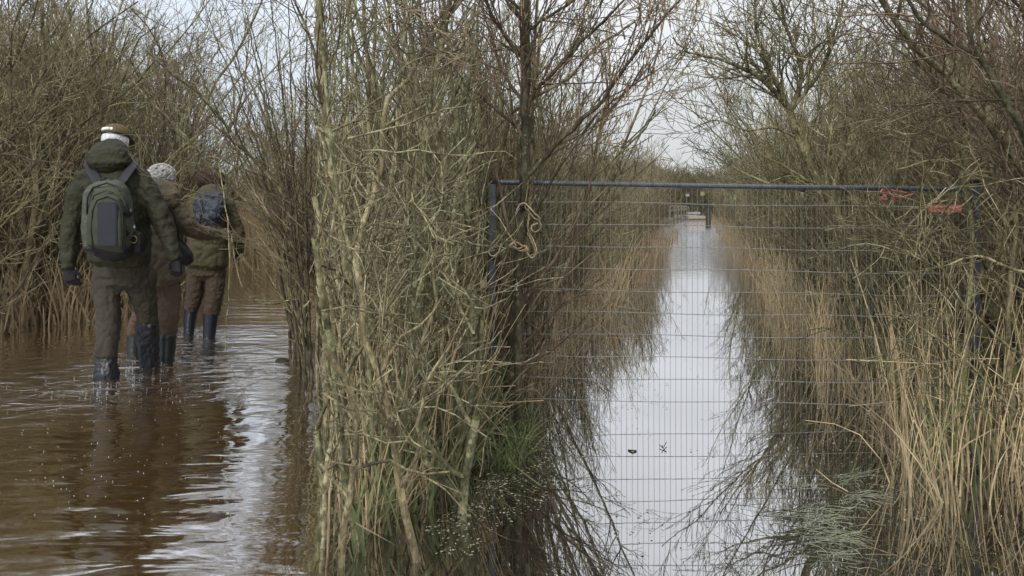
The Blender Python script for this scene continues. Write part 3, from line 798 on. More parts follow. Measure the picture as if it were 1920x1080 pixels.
# two bits floating in mid channel, a dark clump near the willow
def twiglet(name, label, pts, r, mat):
    V, Q = tube_arrays([(np.array([tuple(p) for p in s]), np.array([r] * len(s))) for s in pts])
    o = link(name, np_mesh(name, V, Q, mat)); tag(o, label, 'twig'); return o
def W0(px, py, z=0.0):
    d = (CAMH - z) * FPX / (py - HZ); return P(px, py, d)
twiglet('floating_twig', 'forked black twig sticking out of the calm water in mid channel', [[W0(1236, 834, .01), W0(1243, 840, .006), W0(1250, 848, .0)], [W0(1243, 840, .006), W0(1250, 829, .012)], [W0(1243, 840, .006), W0(1241, 834, .02)]], .0022, M_dark)
twiglet('floating_bark', 'small dark scrap of bark floating left of the forked twig', [[W0(1178, 844, .002), W0(1186, 845, .006), W0(1193, 845, .003)]], .0045, M_dark)
twiglet('sedge_blade', 'long green blade lying out from the bank over the water', [[W0(865, 790, .12), W0(905, 820, .07), W0(960, 870, .02), W0(1015, 912, .004)]], .004, M_sedge)
def arc_reed(pts, lab):
    V, Q = tube_arrays([(np.array([tuple(p) for p in pts]), np.linspace(.0035, .002, len(pts)))])
    tag(link('bent_reed', np_mesh('bent_reed', V, Q, M_reed)), lab, 'reed')
arc_reed([P(1668, 905, 3.42), P(1650, 860, 3.42), P(1612, 815, 3.42), P(1565, 795, 3.45), P(1510, 788, 3.45)], 'long straw reed arching left over the water from the right bank')
arc_reed([P(1590, 922, 3.3), P(1560, 905, 3.4), P(1530, 880, 3.5)], 'short straw reed leaning out of the water beside the floating grass')
bm = bmesh.new(); bmesh.ops.create_icosphere(bm, subdivisions=4, radius=.055)
for v in bm.verts: v.co *= 1 + .35 * mnoise.noise(v.co * 14); v.co.z *= .5
me = bpy.data.meshes.new('sod'); bm.to_mesh(me); bm.free(); me.materials.append(M_ground)
o = bpy.data.objects.new('sod_clump', me); col.objects.link(o); o.location = W0(528, 678); tag(o, 'dark clump of sod rising from the water under the fanning willow', 'sod')

# ------------------------------------------------------------------ gate of wire mesh across the channel
GD = 4.48
PX0, PX1 = P(930, 600, GD).x, P(1822, 600, GD).x
slope = -0.0155                                            # the panel sags to the right
def gz(x, z): return z + slope * (x - PX0)
gate = empty('mesh_gate', (PX0, GD, 0), label='grey steel gate panel of fine wire mesh across the flooded channel', cat='gate')
def gpart(name, polys, mat, k=None):
    V, Q = tube_arrays(polys)
    c = bpy.data.objects.new(name, np_mesh(name, V - np.array([PX0, GD, 0]), Q, mat)); col.objects.link(c); c.parent = gate; return c
ztop = CAMH + (HZ - 341.5) / FPX * GD
A0 = lambda x, z: np.array([x, GD, gz(x, z)])
gpart('top_rail', [(np.array([A0(PX0 + .02, ztop), A0((PX0 + PX1) / 2, ztop - .003), A0(PX1 - .04, ztop)]), np.array([.0135] * 3))], M_rail)
wires = []
zs = [ztop - 0.105 - 0.123 * k for k in range(11)]
for z in zs:
    xx = np.linspace(PX0 + .01, PX1 - .01, 24)
    wob = .004 * np.sin(xx * 5 + z * 9)
    wires.append((np.stack([xx, np.full(24, GD - .004), gz(xx, z) + wob], axis=-1), np.full(24, .0023)))
nv = int((PX1 - PX0) / .0305)
for i in range(1, nv):
    x = PX0 + i * .0305
    wires.append((np.array([[x, GD + .002, gz(x, ztop - .01)], [x + .002, GD + .002, .6], [x - .001, GD + .002, -.1]]), np.full(3, .0013)))
    a = np.linspace(0, 2 * math.pi, 9)                    # each upright is wound once round the rail
    wires.append((np.stack([x + a * .0006, GD + .0155 * np.cos(a), gz(x, ztop) + .0155 * np.sin(a)], axis=-1), np.full(9, .0013)))
gpart('wire_mesh', wires, M_wire)
def box_mesh(name, sx, sy, sz, mat, bev=.003, loc=(0, 0, 0), parent=None, rot=None, seg=2):
    bm = bmesh.new(); bmesh.ops.create_cube(bm, size=1)
    for v in bm.verts: v.co = Vector((v.co.x * sx, v.co.y * sy, v.co.z * sz))
    if bev: bmesh.ops.bevel(bm, geom=bm.edges[:], offset=bev, segments=seg, affect='EDGES')
    if rot: bmesh.ops.rotate(bm, verts=bm.verts, cent=(0, 0, 0), matrix=Matrix.Rotation(rot[0], 3, rot[1]))
    me = bpy.data.meshes.new(name); bm.to_mesh(me); bm.free(); me.materials.append(mat)
    o = bpy.data.objects.new(name, me); col.objects.link(o); o.location = loc
    if parent: o.parent = parent
    return o
for k, xx in enumerate((PX0, PX1)):
    p = box_mesh('post', .038, .038, 1.62, M_rail, .004, (xx - PX0 - (.02 if k == 0 else -.02), 0, .5), gate)
    cp = box_mesh('post_cap', .044, .044, .02, M_black, .004, (0, 0, .821), p)
    for zz in (.3, .9): h = box_mesh('hinge', .05, .05, .03, M_black, .004, (0, 0, zz - .5), p)
# stub stake with black strap and rope loops
stk = empty('wooden_stake', tuple(P(972, 735, 4.25)), label='green-brown wooden stake with a black top holding the gate rope', cat='stake')
stk.location.z = 0
def stake(name, x0, y0, x1, y1, r, mat, d=4.25):
    a, b2 = P(x0, y0, d), P(x1, y1, d); n = 7
    pts = np.array([a.lerp(b2, i / (n - 1)) for i in range(n)])
    V, Q = tube_arrays([(pts, np.full(n, r) * (1 + .05 * np.sin(np.arange(n) * 2)))])
    c = bpy.data.objects.new(name, np_mesh(name, V - np.array(stk.location), Q, mat)); col.objects.link(c); c.parent = stk
stake('shaft', 970, 800, 975, 392, .022, M_dark)
stake('strap', 975, 396, 976, 386, .027, M_black); stake('strap', 976, 385, 978, 330, .004, M_black, 4.22)
def rope(paths, r, lab, mat, name='rope'):
    pl = []
    for p in paths:
        q, _ = bough(p, r, r, 3, kids=0, jit=0.004, step=0.008); pl += [(q[0][0], np.full(len(q[0][0]), r))]
    V, Q = tube_arrays(pl); tag(link(name, np_mesh(name, V, Q, mat)), lab, 'rope')
def rp(l, d=4.2): return [P(x, y, d + .02 * ((i % 3) - 1)) for i, (x, y) in enumerate(l)]
rope([rp([(968, 396), (974, 384), (985, 382), (998, 395), (1013, 411), (1002, 409), (984, 388)]), rp([(1011, 412), (1014, 426), (1005, 435), (998, 432), (997, 424), (1008, 418)]),
      rp([(992, 400), (990, 430), (1000, 450), (1006, 470), (1002, 482), (990, 480), (983, 465)]), rp([(988, 436), (998, 455), (1004, 476), (996, 483), (986, 470)])], .0042,
     'coiled straw-coloured rope hanging from the strap on the stake', M_rope)
rope([rp([(955, 463), (965, 454), (978, 460), (988, 465), (976, 470), (962, 464), (955, 463)]), rp([(960, 460), (972, 466), (985, 461), (990, 468), (978, 472)]), rp([(938, 440), (922, 458), (917, 474), (924, 480), (935, 472), (940, 456)])], .0042,
     'frayed rope knotted round the stake below the coil', M_rope)
rope([rp([(1650, 362), (1656, 355), (1660, 366), (1652, 372), (1662, 374), (1656, 362)], 4.25), rp([(1662, 358), (1675, 368), (1690, 370), (1712, 364)], 4.25), rp([(1668, 356), (1684, 359), (1700, 362)], 4.26), rp([(1674, 369), (1678, 378)], 4.25)], .0055,
     'red cord knotted round the right end of the gate rail', M_redrope, 'rope')
# red sign hung on the mesh
sg = empty('red_sign', tuple(P(1772, 391, GD - .25)), label='small red sign with faint white print below the right end of the rail', cat='sign')
box_mesh('plate', 62 / FPX * 4.23, .004, 14 / FPX * 4.23, M_redsign, .0015, (0, 0, 0), sg, (math.radians(1), 'Y'))
for k in range(9): box_mesh('print', .007, .001, .0035, M_signwhite, 0, (-.035 + .012 * k, -.003, .007), sg)

# ------------------------------------------------------------------ far bridge with railing, hurdle gate and posts
rail = empty('bridge_railing', (P(1255, 422, 52).x, 52, 0), label='weathered wooden handrail with posts left of the far end of the channel', cat='railing')
a, b2 = P(1255, 0, 52), P(1291, 0, 84)
def far_box(name, c, s, mat, parent, rz=0.0, pitch=0.0):
    o = box_mesh(name, *s, mat, min(s) * .15, tuple(Vector(c) - parent.location), parent); o.rotation_euler = (pitch, 0, rz); return o
ang = math.atan2(b2.x - a.x, b2.y - a.y); Lr = math.hypot(b2.x - a.x, b2.y - a.y)
for k in range(7):
    f = k / 6; far_box('post', (a.x + (b2.x - a.x) * f, 52 + 32 * f, .45), (.13, .13, 1.6), M_wood, rail)
for z in (.35, .95, 1.25):
    far_box('rail', ((a.x + b2.x) / 2 - .08, 68, z), (.06, Lr + .4, .17), M_wood, rail, -ang)
br = empty('bridge', (P(1308, 0, 74).x, 74, 0), label='low pale plank bridge closing the far end of the channel', cat='bridge')
far_box('deck', (P(1308, 0, 74).x, 77.5, .18), (1.7, 7, .36), M_conc, br)
far_box('step', (P(1309, 0, 78).x, 80, .55), (1.3, .5, .25), M_whiteb, br)
far_box('beam', (P(1308, 0, 74).x, 73.9, .02), (1.6, .1, .14), M_woodd, br)
pg_ = empty('bridge_post', (P(1328, 0, 49).x, 49, 0), label='thick dark post standing in the water right of the far bridge', cat='post')
far_box('shaft', (P(1328, 0, 49).x, 49, .5), (.30, .25, 1.35), M_woodd, pg_); far_box('cap', (P(1328, 0, 49).x, 49, 1.2), (.34, .29, .06), M_woodd, pg_)
hg = empty('hurdle_gate', (P(1308, 0, 84).x, 84, .3), label='dark barred field gate behind the far bridge', cat='gate')
gx = P(1308, 0, 84).x
for k in range(6): far_box('upright', (gx - .75 + .3 * k, 84, 1.45), (.10, .08, 1.35), M_woodd, hg)
for z in (.9, 1.5, 2.05): far_box('crossbar', (gx, 84.1, z), (1.75, .07, .12), M_woodd, hg)
bx3 = empty('notice_board', (P(1317, 0, 83).x, 83, .3), label='yellow-green notice board above the far gate', cat='sign')
far_box('board', (P(1317, 0, 83).x, 83, CAMH + (HZ - 363) / FPX * 83), (.42, .05, .42), M_ylw, bx3); far_box('leg', (P(1317, 0, 83).x, 83.1, 1.3), (.09, .09, 2.2), M_woodd, bx3)
wb = empty('marker_board', (P(1289, 0, 80).x, 80, .3), label='small white marker board on a stick left of the far gate', cat='sign')
far_box('board', (P(1289, 0, 80).x, 80, CAMH + (HZ - 366) / FPX * 80), (.36, .05, .26), M_whiteb, wb); far_box('stick', (P(1289, 0, 80).x, 80.1, 1.1), (.06, .06, 2.2), M_woodd, wb)
# ------------------------------------------------------------------ people
def sec(px, py, d, hw, dep, n=2.0, tilt=0.0):
    """one cross section: centre from picture position at distance d, half width in picture pixels, half depth in metres"""
    return (P(px, py, d), hw / FPX * d, dep, n)
def loft(bm, secs, axis=None, k=24, caps=True):
    """skin of super-elliptic rings perpendicular to the path"""
    C = [s[0] for s in secs]; rings = []
    for i, (c, rx, ry, n) in enumerate(secs):
        tvec = (C[min(i + 1, len(C) - 1)] - C[max(i - 1, 0)]).normalized()
        side = Vector((1, 0, 0)) if axis is None else axis
        side = (side - tvec * side.dot(tvec))
        if side.length < .1: side = Vector((0, 1, 0)) - tvec * tvec.y
        side.normalize(); fwd = tvec.cross(side)
        ring = []
        for j in range(k):
            a = 2 * math.pi * j / k; ca, sa = math.cos(a), math.sin(a)
            x = math.copysign(abs(ca) ** (2 / n), ca) * rx; y = math.copysign(abs(sa) ** (2 / n), sa) * ry
            ring.append(bm.verts.new(c + side * x + fwd * y))
        rings.append(ring)
    for r0, r1 in zip(rings, rings[1:]):
        for j in range(k): bm.faces.new((r0[j], r0[(j + 1) % k], r1[(j + 1) % k], r1[j]))
    if caps:
        for ring, s, sgn in ((rings[0], secs[0], -1), (rings[-1], secs[-1], 1)):
            c = bm.verts.new(s[0] + (C[-1] - C[-2] if sgn > 0 else C[0] - C[1]).normalized() * min(s[1], s[2]) * .55)
            m = [bm.verts.new(v.co.lerp(c.co, .45) + (c.co - s[0]) * .35) for v in ring]
            for j in range(k):
                q = (ring[j], ring[(j + 1) % k], m[(j + 1) % k], m[j]); bm.faces.new(q if sgn > 0 else q[::-1])
                q = (m[j], m[(j + 1) % k], c); bm.faces.new(q if sgn > 0 else q[::-1])
def limb(bm, pts, k=16):
    """pts: (px, py, d, r in metres)"""
    loft(bm, [(P(x, y, d), r, r, 2.0) for x, y, d, r in pts], k=k)
def ball(bm, c, rx, ry, rz, sub=3):
    r = bmesh.ops.create_icosphere(bm, subdivisions=sub, radius=1.0)
    for v in r['verts']: v.co = Vector((v.co.x * rx, v.co.y * ry, v.co.z * rz)) + c
TEX = {}
def tex(name, size, depth=3):
    if name not in TEX:
        tx = bpy.data.textures.new(name, 'CLOUDS'); tx.noise_scale = size; tx.noise_depth = depth; TEX[name] = tx
    return TEX[name]
def body_piece(name, bm, mat, parent, vox=.009, smooth=4, wr=0.0, wsize=.07, label=None, squash=None):
    me = bpy.data.meshes.new(name); bmesh.ops.recalc_face_normals(bm, faces=bm.faces[:])
    for v in bm.verts: v.co -= parent.location if parent else Vector()
    bm.to_mesh(me); bm.free(); me.materials.append(mat)
    o = bpy.data.objects.new(name, me); col.objects.link(o)
    if parent: o.parent = parent
    m = o.modifiers.new('r', 'REMESH'); m.mode = 'VOXEL'; m.voxel_size = vox; m.use_smooth_shade = True
    if smooth: m = o.modifiers.new('s', 'SMOOTH'); m.iterations = smooth; m.factor = .6
    if wr:
        m = o.modifiers.new('d', 'DISPLACE'); m.texture = tex('wr%.3f' % wsize, wsize); m.strength = wr; m.mid_level = .5; m.texture_coords = 'LOCAL'
    if label: o['label'] = label
    return o
def wrinkle(o, strength, size, rot=(0, 0, 0), sc=(1, 1, 1)):
    e = bpy.data.textures.new('fold', 'STUCCI'); 
    m = o.modifiers.new('f', 'DISPLACE'); tx = bpy.data.textures.new('wood', 'CLOUDS'); tx.noise_scale = size; tx.noise_depth = 2; tx.noise_type = 'HARD_NOISE'
    m.texture = tx; m.strength = strength; m.mid_level = .5; m.texture_coords = 'LOCAL'
def hand(bm, wr_, tipdir, d, r=.009, L0=.085, spread=Vector((1, 0, 0)), curl=Vector((0, 1, 0)), thumb=1):
    """palm and five separate bent fingers. wr_: wrist point, tipdir: unit vector to the fingers"""
    tipdir = tipdir.normalized(); spread = (spread - tipdir * spread.dot(tipdir)).normalized(); nrm = curl.normalized()
    palm_end = wr_ + tipdir * L0
    loft(bm, [(wr_, .030, .026, 2), (wr_ + tipdir * L0 * .5, .040, .018, 2.4), (palm_end, .041, .016, 2.4)], axis=spread, k=14)
    for i, (f, ln) in enumerate(((-1, .060), (-.36, .074), (.3, .078), (.95, .070))):
        f *= -thumb
        b0 = palm_end + spread * f * .031 - tipdir * .012
        dd = (tipdir + spread * f * .16).normalized(); pts = [b0]
        for s in range(3):
            dd = (dd + nrm * (.38 + .1 * i)).normalized(); pts.append(pts[-1] + dd * ln * (.45, .33, .25)[s])
        loft(bm, [(p, r_, r_, 2) for p, r_ in zip(pts, (.0115, .0105, .0098, .008))], axis=spread, k=10)
    b0 = wr_ + tipdir * L0 * .3 + spread * thumb * .030
    dd = (tipdir * .8 + spread * thumb * .7 + nrm * .3).normalized()
    loft(bm, [(b0, .014, .014, 2), (b0 + dd * .035, .0125, .0125, 2), (b0 + (dd + (tipdir) * .5).normalized() * .066, .0095, .0095, 2)], axis=nrm, k=10)
def head(bm, c, s, yaw, pitch=0.0):
    """head with brow, nose, lips, chin, ears; faces +y turned by yaw"""
    T = Matrix.Translation(c) @ Matrix.Rotation(yaw, 4, 'Z') @ Matrix.Rotation(-pitch, 4, 'X') @ Matrix.Scale(s, 4)
    b = bmesh.new()
    loft(b, [(Vector((0, .030, -.125)), .030, .030, 2), (Vector((0, .018, -.10)), .052, .062, 2.2), (Vector((0, .010, -.06)), .066, .082, 2.2), (Vector((0, .004, -.01)), .074, .094, 2.1), (Vector((0, -.004, .04)), .076, .098, 2), (Vector((0, -.006, .07)), .066, .085, 2), (Vector((0, -.006, .088)), .038, .048, 2)], k=20)
    loft(b, [(Vector((0, .098, .008)), .009, .010, 2), (Vector((0, .112, -.022)), .013, .014, 2), (Vector((0, .104, -.036)), .018, .010, 2)], k=10)
    ball(b, Vector((0, .090, -.066)), .024, .010, .008, 2); ball(b, Vector((0, .090, .018)), .05, .012, .010, 2); ball(b, Vector((0, .080, -.098)), .022, .018, .016, 2)
    for sx in (-1, 1): ball(b, Vector((sx * .078, -.004, -.018)), .009, .020, .032, 2)
    for v in b.verts: v.co = T @ v.co
    me = bpy.data.meshes.new('t'); b.to_mesh(me); b.free(); bm.from_mesh(me); bpy.data.meshes.remove(me)
    return T
def curls(name, T, mat, parent, n, seed, rx=.088, ry=.108, rz=.105, zmin=-.35, cr=.013, tr=.0045, skipface=.55):
    rng = np.random.default_rng(seed); pl = []
    bm = bmesh.new(); ball(bm, Vector((0, -.012, .012)), rx * .97, ry * .95, rz * .97, 4)
    kill = [v for v in bm.verts if (v.co.y > ry * skipface and v.co.z < rz * .55) or v.co.z < zmin * rz * 2.2]
    bmesh.ops.delete(bm, geom=kill, context='VERTS')
    for v in bm.verts: v.co = v.co * (1 + .06 * mnoise.noise(v.co * 50)); v.co = T @ v.co - parent.location
    me = bpy.data.meshes.new(name); bm.to_mesh(me); bm.free(); me.materials.append(mat)
    me.polygons.foreach_set('use_smooth', [True] * len(me.polygons))
    V0 = np.array([v.co for v in me.vertices]); 
    while len(pl) < n:
        v = rng.normal(0, 1, 3); v /= np.linalg.norm(v)
        if v[2] < zmin or (v[1] > skipface and v[2] < .55): continue
        c = np.array([v[0] * rx, v[1] * ry - .012, v[2] * rz + .012])
        u = np.cross(v, rng.normal(0, 1, 3)); u /= np.linalg.norm(u); w_ = np.cross(v, u)
        ph = rng.uniform(0, 6.28); turns = rng.uniform(1.0, 1.8); m = 12; q = np.linspace(0, 1, m)
        rr = cr * (1 - .45 * q) * rng.uniform(.7, 1.3)
        pts = c + (u[None] * np.cos(ph + q * turns * 6.28)[:, None] + w_[None] * np.sin(ph + q * turns * 6.28)[:, None]) * rr[:, None] + v[None] * (q * .012)[:, None]
        pts = np.array([tuple(T @ Vector(p) - parent.location) for p in pts])
        pl.append((pts, np.full(m, tr)))
    V, Q = tube_arrays(pl); o2 = np_mesh(name + '_curl', V, Q, mat)
    b = bmesh.new(); b.from_mesh(me); b.from_mesh(o2); m3 = bpy.data.meshes.new(name); b.to_mesh(m3); b.free(); m3.materials.append(mat)
    m3.polygons.foreach_set('use_smooth', [True] * len(m3.polygons))
    o = bpy.data.objects.new(name, m3); col.objects.link(o); o.parent = parent; return o
def part_bm(name, bm, mat, parent, sub=0, smooth=True, label=None):
    me = bpy.data.meshes.new(name); bmesh.ops.recalc_face_normals(bm, faces=bm.faces[:])
    for v in bm.verts: v.co -= parent.location
    bm.to_mesh(me); bm.free(); me.materials.append(mat)
    if smooth: me.polygons.foreach_set('use_smooth', [True] * len(me.polygons))
    o = bpy.data.objects.new(name, me); col.objects.link(o); o.parent = parent
    if sub: m = o.modifiers.new('s', 'SUBSURF'); m.levels = sub; m.render_levels = sub
    if label: o['label'] = label
    return o
def root_of(o):
    return o

# ---- walker with the rucksack
d = 5.62
w1 = empty('person', tuple(P(222, 700, d)), label='tall walker in dark green jacket and cap wearing a green rucksack, wading last in line', cat='person', group='walkers wading along the flooded path')
w1.location.z = 0; bpy.context.view_layer.update()
bm = bmesh.new()
T1 = head(bm, P(218, 264, d + .15), 1.0, math.radians(-10), math.radians(10))
limb(bm, [(213, 315, d + .03, .06), (215, 285, d + .10, .055), (217, 272, d + .13, .05)])
loft(bm, [sec(224, 505, d + .02, 38, .10), sec(222, 400, d + .03, 42, .12), sec(212, 330, d + .04, 44, .10)])
limb(bm, [(160, 335, d + .03, .05), (132, 430, d, .04), (128, 505, d - .02, .028)]); limb(bm, [(262, 332, d + .03, .05), (303, 415, d, .04), (331, 488, d - .04, .028)])
for a_ in ([(202, 510, d + .03, .07), (203, 590, d - .04, .04), (200, 706, d - .13, .03)], [(252, 512, d + .04, .07), (272, 568, d + .155, .045), (277, 640, d + .26, .025)]): limb(bm, a_)
body = body_piece('body', bm, M_skin, w1, .008, 3)
bm = bmesh.new()
loft(bm, [sec(225, 490, d + .02, 56, .165, 2.3), sec(226, 468, d + .02, 56, .165, 2.3), sec(225, 430, d + .02, 55, .165, 2.3), sec(222, 385, d + .03, 56, .17, 2.4), sec(216, 345, d + .04, 57, .155, 2.4), sec(212, 322, d + .05, 50, .13, 2.3), sec(211, 306, d + .06, 34, .10, 2), sec(213, 292, d + .07, 24, .08)], k=32)
limb(bm, [(176, 326, d + .04, .07), (160, 336, d + .03, .078), (148, 362, d + .02, .078), (140, 395, d + .01, .072), (132, 430, d, .069), (129, 470, d - .01, .062), (129, 503, d - .02, .052)])
limb(bm, [(246, 324, d + .04, .07), (262, 333, d + .03, .080), (280, 362, d + .02, .078), (296, 398, d + .01, .074), (308, 430, d - .01, .067), (321, 461, d - .03, .058), (331, 487, d - .04, .048)])
jk = body_piece('jacket', bm, M_jacket, w1, .008, 3, .016, .11); wrinkle(jk, .024, .085)
bm = bmesh.new()                                           # bunched hood
loft(bm, [sec(207, 314, d - .015, 34, .09, 2.2), sec(206, 305, d - .03, 42, .115, 2.3), sec(206, 296, d - .02, 41, .12, 2.4), sec(208, 288, d + .01, 36, .11, 2.3), sec(211, 281, d + .05, 29, .095, 2.2), sec(213, 278, d + .07, 22, .08)], k=28)
hd = body_piece('hood', bm, M_jacket, w1, .008, 3, .018, .06); wrinkle(hd, .012, .04)
bm = bmesh.new()                                           # trousers
loft(bm, [sec(226, 490, d + .03, 50, .13), sec(227, 512, d + .03, 52, .135), sec(226, 528, d + .04, 46, .12)], k=24)
limb(bm, [(202, 505, d + .03, .105), (199, 540, d + .01, .096), (202, 570, d - .02, .086), (204, 600, d - .05, .082), (203, 635, d - .08, .076), (199, 655, d - .10, .080), (197, 668, d - .11, .078)])
limb(bm, [(250, 505, d + .04, .108), (262, 535, d + .10, .102), (270, 562, d + .15, .092), (276, 590, d + .20, .078), (277, 612, d + .24, .072)])
tr = body_piece('trousers', bm, M_trous, w1, .008, 3, .012, .08); wrinkle(tr, .020, .07)
bm = bmesh.new(); ball(bm, P(181, 545, d + .0), .035, .06, .085, 3); o = body_piece('cargo_pocket', bm, M_trous, w1, .008, 2, .01, .03)
bm = bmesh.new(); ball(bm, P(284, 520, d + .10), .035, .06, .075, 3); o = body_piece('cargo_pocket', bm, M_trous, w1, .008, 2, .01, .03)
for nm, a_ in (('gaiter', [(199, 660, d - .10, 17), (200, 672, d - .105, 18), (200, 686, d - .115, 20), (200, 700, d - .125, 22), (200, 722, d - .13, 23)]),
               ('gaiter', [(277, 602, d + .22, 20), (277, 620, d + .24, 21), (277, 640, d + .26, 20), (279, 662, d + .28, 18.5), (280, 700, d + .30, 18)])):
    bm = bmesh.new(); loft(bm, [sec(x, y_, dd_, hw, hw / FPX * dd_ * 1.05, 2.3) for x, y_, dd_, hw in a_], k=24)
    o = body_piece(nm, bm, M_plastic, w1, .007, 2, .012, .05); wrinkle(o, .022, .06)
for nm, wr_, th in (('glove', (129, 503, d - .02), 1), ('glove', (331, 486, d - .04), -1)):
    bm = bmesh.new(); hand(bm, P(*wr_), Vector((.10 if th > 0 else -.06, .10, -1)), d, spread=Vector((1, .25 * th, 0)), curl=Vector((.35 * th, .9, .1)), thumb=th)
    body_piece(nm, bm, M_glove, w1, .0038, 1)
# white cropped hair
bm = bmesh.new(); ball(bm, Vector((0, -.012, .002)), .085, .100, .096, 4)
bmesh.ops.delete(bm, geom=[v for v in bm.verts if (v.co.y > .055 and v.co.z < .05) or v.co.z < -.075], context='VERTS')
for v in bm.verts: v.co *= 1 + .025 * mnoise.noise(v.co * 90); v.co = T1 @ v.co
part_bm('hair', bm, M_white_hair, w1)
bm = bmesh.new(); ball(bm, Vector((0, -.006, .044)), .091, .107, .078, 4)        # cap dome
bmesh.ops.delete(bm, geom=[v for v in bm.verts if v.co.z < .030], context='VERTS')
for v in bm.verts: v.co = T1 @ v.co
cp = part_bm('cap', bm, M_cap, w1)
bm = bmesh.new(); loft(bm, [(Vector((0, .08, .034)), .068, .006, 2.5), (Vector((0, .12, .024)), .062, .006, 2.5), (Vector((0, .150, .008)), .040, .005, 2.2)], k=20)
for v in bm.verts: v.co = T1 @ v.co
o = part_bm('brim', bm, M_cap, w1)
for nm, m_, r0, zz, rng_ in (('cap_patch', M_capw, .0105, .062, (-2.35, -1.15)), ('cap_band', M_black, .006, .036, (-3.0, .1))):
    bm = bmesh.new(); a0, a1 = rng_; q = []
    for i in range(16):
        a_ = a0 + (a1 - a0) * i / 15; k_ = math.sqrt(max(.1, 1 - ((zz - .044) / .078) ** 2))
        q.append((Vector((math.cos(a_) * .092 * k_, -.006 + math.sin(a_) * .108 * k_, zz)), .004, r0, 2.5))
    loft(bm, [(T1 @ c_, a2, b3, n_) for c_, a2, b3, n_ in q], axis=None, k=10)
    part_bm(nm, bm, m_, w1)

# rucksack: a thing of its own, worn on the back
rk = empty('rucksack', tuple(P(202, 480, d - .25)), label='green rucksack with a dark solar panel on the back of the last walker', cat='rucksack')
bpy.context.view_layer.update()
dk = d - .255
bm = bmesh.new(); loft(bm, [sec(205, 468, dk, 40, .085, 4), sec(204, 460, dk, 42, .095, 4), sec(203, 430, dk, 44, .11, 3.6), sec(202, 390, dk + .01, 42, .11, 3.4), sec(201, 360, dk + .02, 39, .10, 3.2), sec(201, 352, dk + .03, 35, .085, 3), sec(201, 346, dk + .04, 26, .06, 2.6)], k=36)
pk = body_piece('main_bag', bm, M_packt, rk, .007, 3, .014, .05); wrinkle(pk, .006, .03)
bm = bmesh.new(); loft(bm, [sec(200, 464, dk - .10, 33, .03, 5), sec(200, 458, dk - .112, 34, .045, 5), sec(200, 420, dk - .115, 33, .048, 5), sec(200, 390, dk - .11, 31, .045, 4), sec(200, 376, dk - .10, 28, .04, 3), sec(200, 369, dk - .09, 19, .03, 2.5)], k=32)
fp = body_piece('front_pocket', bm, M_pack, rk, .006, 2, .006, .04)
box_mesh('solar_panel', .125, .010, .285, M_panel, .008, tuple(P(201, 420, dk - .163) - rk.location), rk)
bm = bmesh.new()
q = [(174, 468), (171, 430), (173, 395), (182, 376), (201, 368), (219, 376), (229, 395), (231, 430), (228, 468)]
loft(bm, [(P(x, y_, dk - .160 + (.02 if y_ < 378 else 0)), .0045, .0045, 2) for x, y_ in q], k=8); part_bm('zip', bm, M_black, rk)
bm = bmesh.new(); q = [(163, 400), (164, 370), (174, 352), (200, 343), (226, 352), (238, 372), (241, 402)]
loft(bm, [(P(x, y_, dk - .105 + (.025 if y_ < 355 else 0)), .006, .006, 2) for x, y_ in q], k=8); part_bm('zip', bm, M_black, rk)
bm = bmesh.new(); q = [(170, 384), (176, 366), (200, 357), (224, 364), (236, 384)]
loft(bm, [(P(x, y_, dk - .118 + (.015 if y_ < 360 else 0)), .006, .006, 2) for x, y_ in q], k=8); part_bm('seam', bm, M_pack, rk)
bm = bmesh.new(); loft(bm, [sec(204, 476, dk + .0, 36, .08, 3), sec(205, 472, dk, 42, .10, 4), sec(205, 464, dk, 44.5, .112, 4)], k=30); body_piece('base_panel', bm, M_black, rk, .007, 2)
for sx, q in ((-1, [(187, 350), (181, 338), (173, 323), (166, 309), (167, 300)]), (1, [(220, 350), (231, 337), (243, 320), (252, 308), (249, 299)])):
    bm = bmesh.new(); loft(bm, [(P(x, y_, dk + .06 + .055 * i + (.03 if i > 3 else 0)), .034 - .001 * i, .008, 4) for i, (x, y_) in enumerate(q)], k=16)
    part_bm('shoulder_strap', bm, M_strap, rk)
bm = bmesh.new(); loft(bm, [(P(x, y_, dk - .0), .008, .008, 2) for x, y_ in ((188, 347), (189, 338), (196, 334), (207, 334), (214, 338), (215, 347))], k=10); part_bm('carry_loop', bm, M_black, rk)
for x, y_ in ((158, 400), (161, 432), (243, 398), (240, 436)):
    bm = bmesh.new(); dx = 10 if x < 200 else -10
    loft(bm, [(P(x - dx * .4, y_, dk + .03), .007, .010, 3), (P(x, y_ + 1, dk - .05), .007, .011, 3), (P(x + dx, y_ + 2, dk - .1), .006, .012, 3), (P(x + dx * 1.4, y_ + 4, dk - .12), .005, .016, 3)], k=10); st_ = part_bm('side_strap', bm, M_black, rk)
    b4 = box_mesh('buckle', .022, .014, .03, M_black, .004, tuple(P(x + dx * .3, y_ + 1, dk - .08) - rk.location), rk)
for i, (x, y_) in enumerate(((245, 395), (247, 402), (252, 425), (254, 432))): box_mesh('clip', .012, .008, .022, M_chrome if i % 2 == 0 else M_black, .003, tuple(P(x, y_, dk - .06) - rk.location), rk)
box_mesh('badge', .016, .004, .018, M_teal, .002, tuple(P(231, 457, dk - .12) - rk.location), rk)
sp3 = empty('shoulder_bag', tuple(P(256, 462, d - .20)), label='small black pouch with a brass ring hanging right of the green rucksack', cat='bag')
bpy.context.view_layer.update()
bm = bmesh.new(); loft(bm, [sec(257, 470, d - .19, 13, .045, 4), sec(257, 455, d - .2, 14, .05, 4), sec(255, 440, d - .2, 12, .045, 3)], k=24); body_piece('pouch', bm, M_black, sp3, .006, 2, .006, .03)
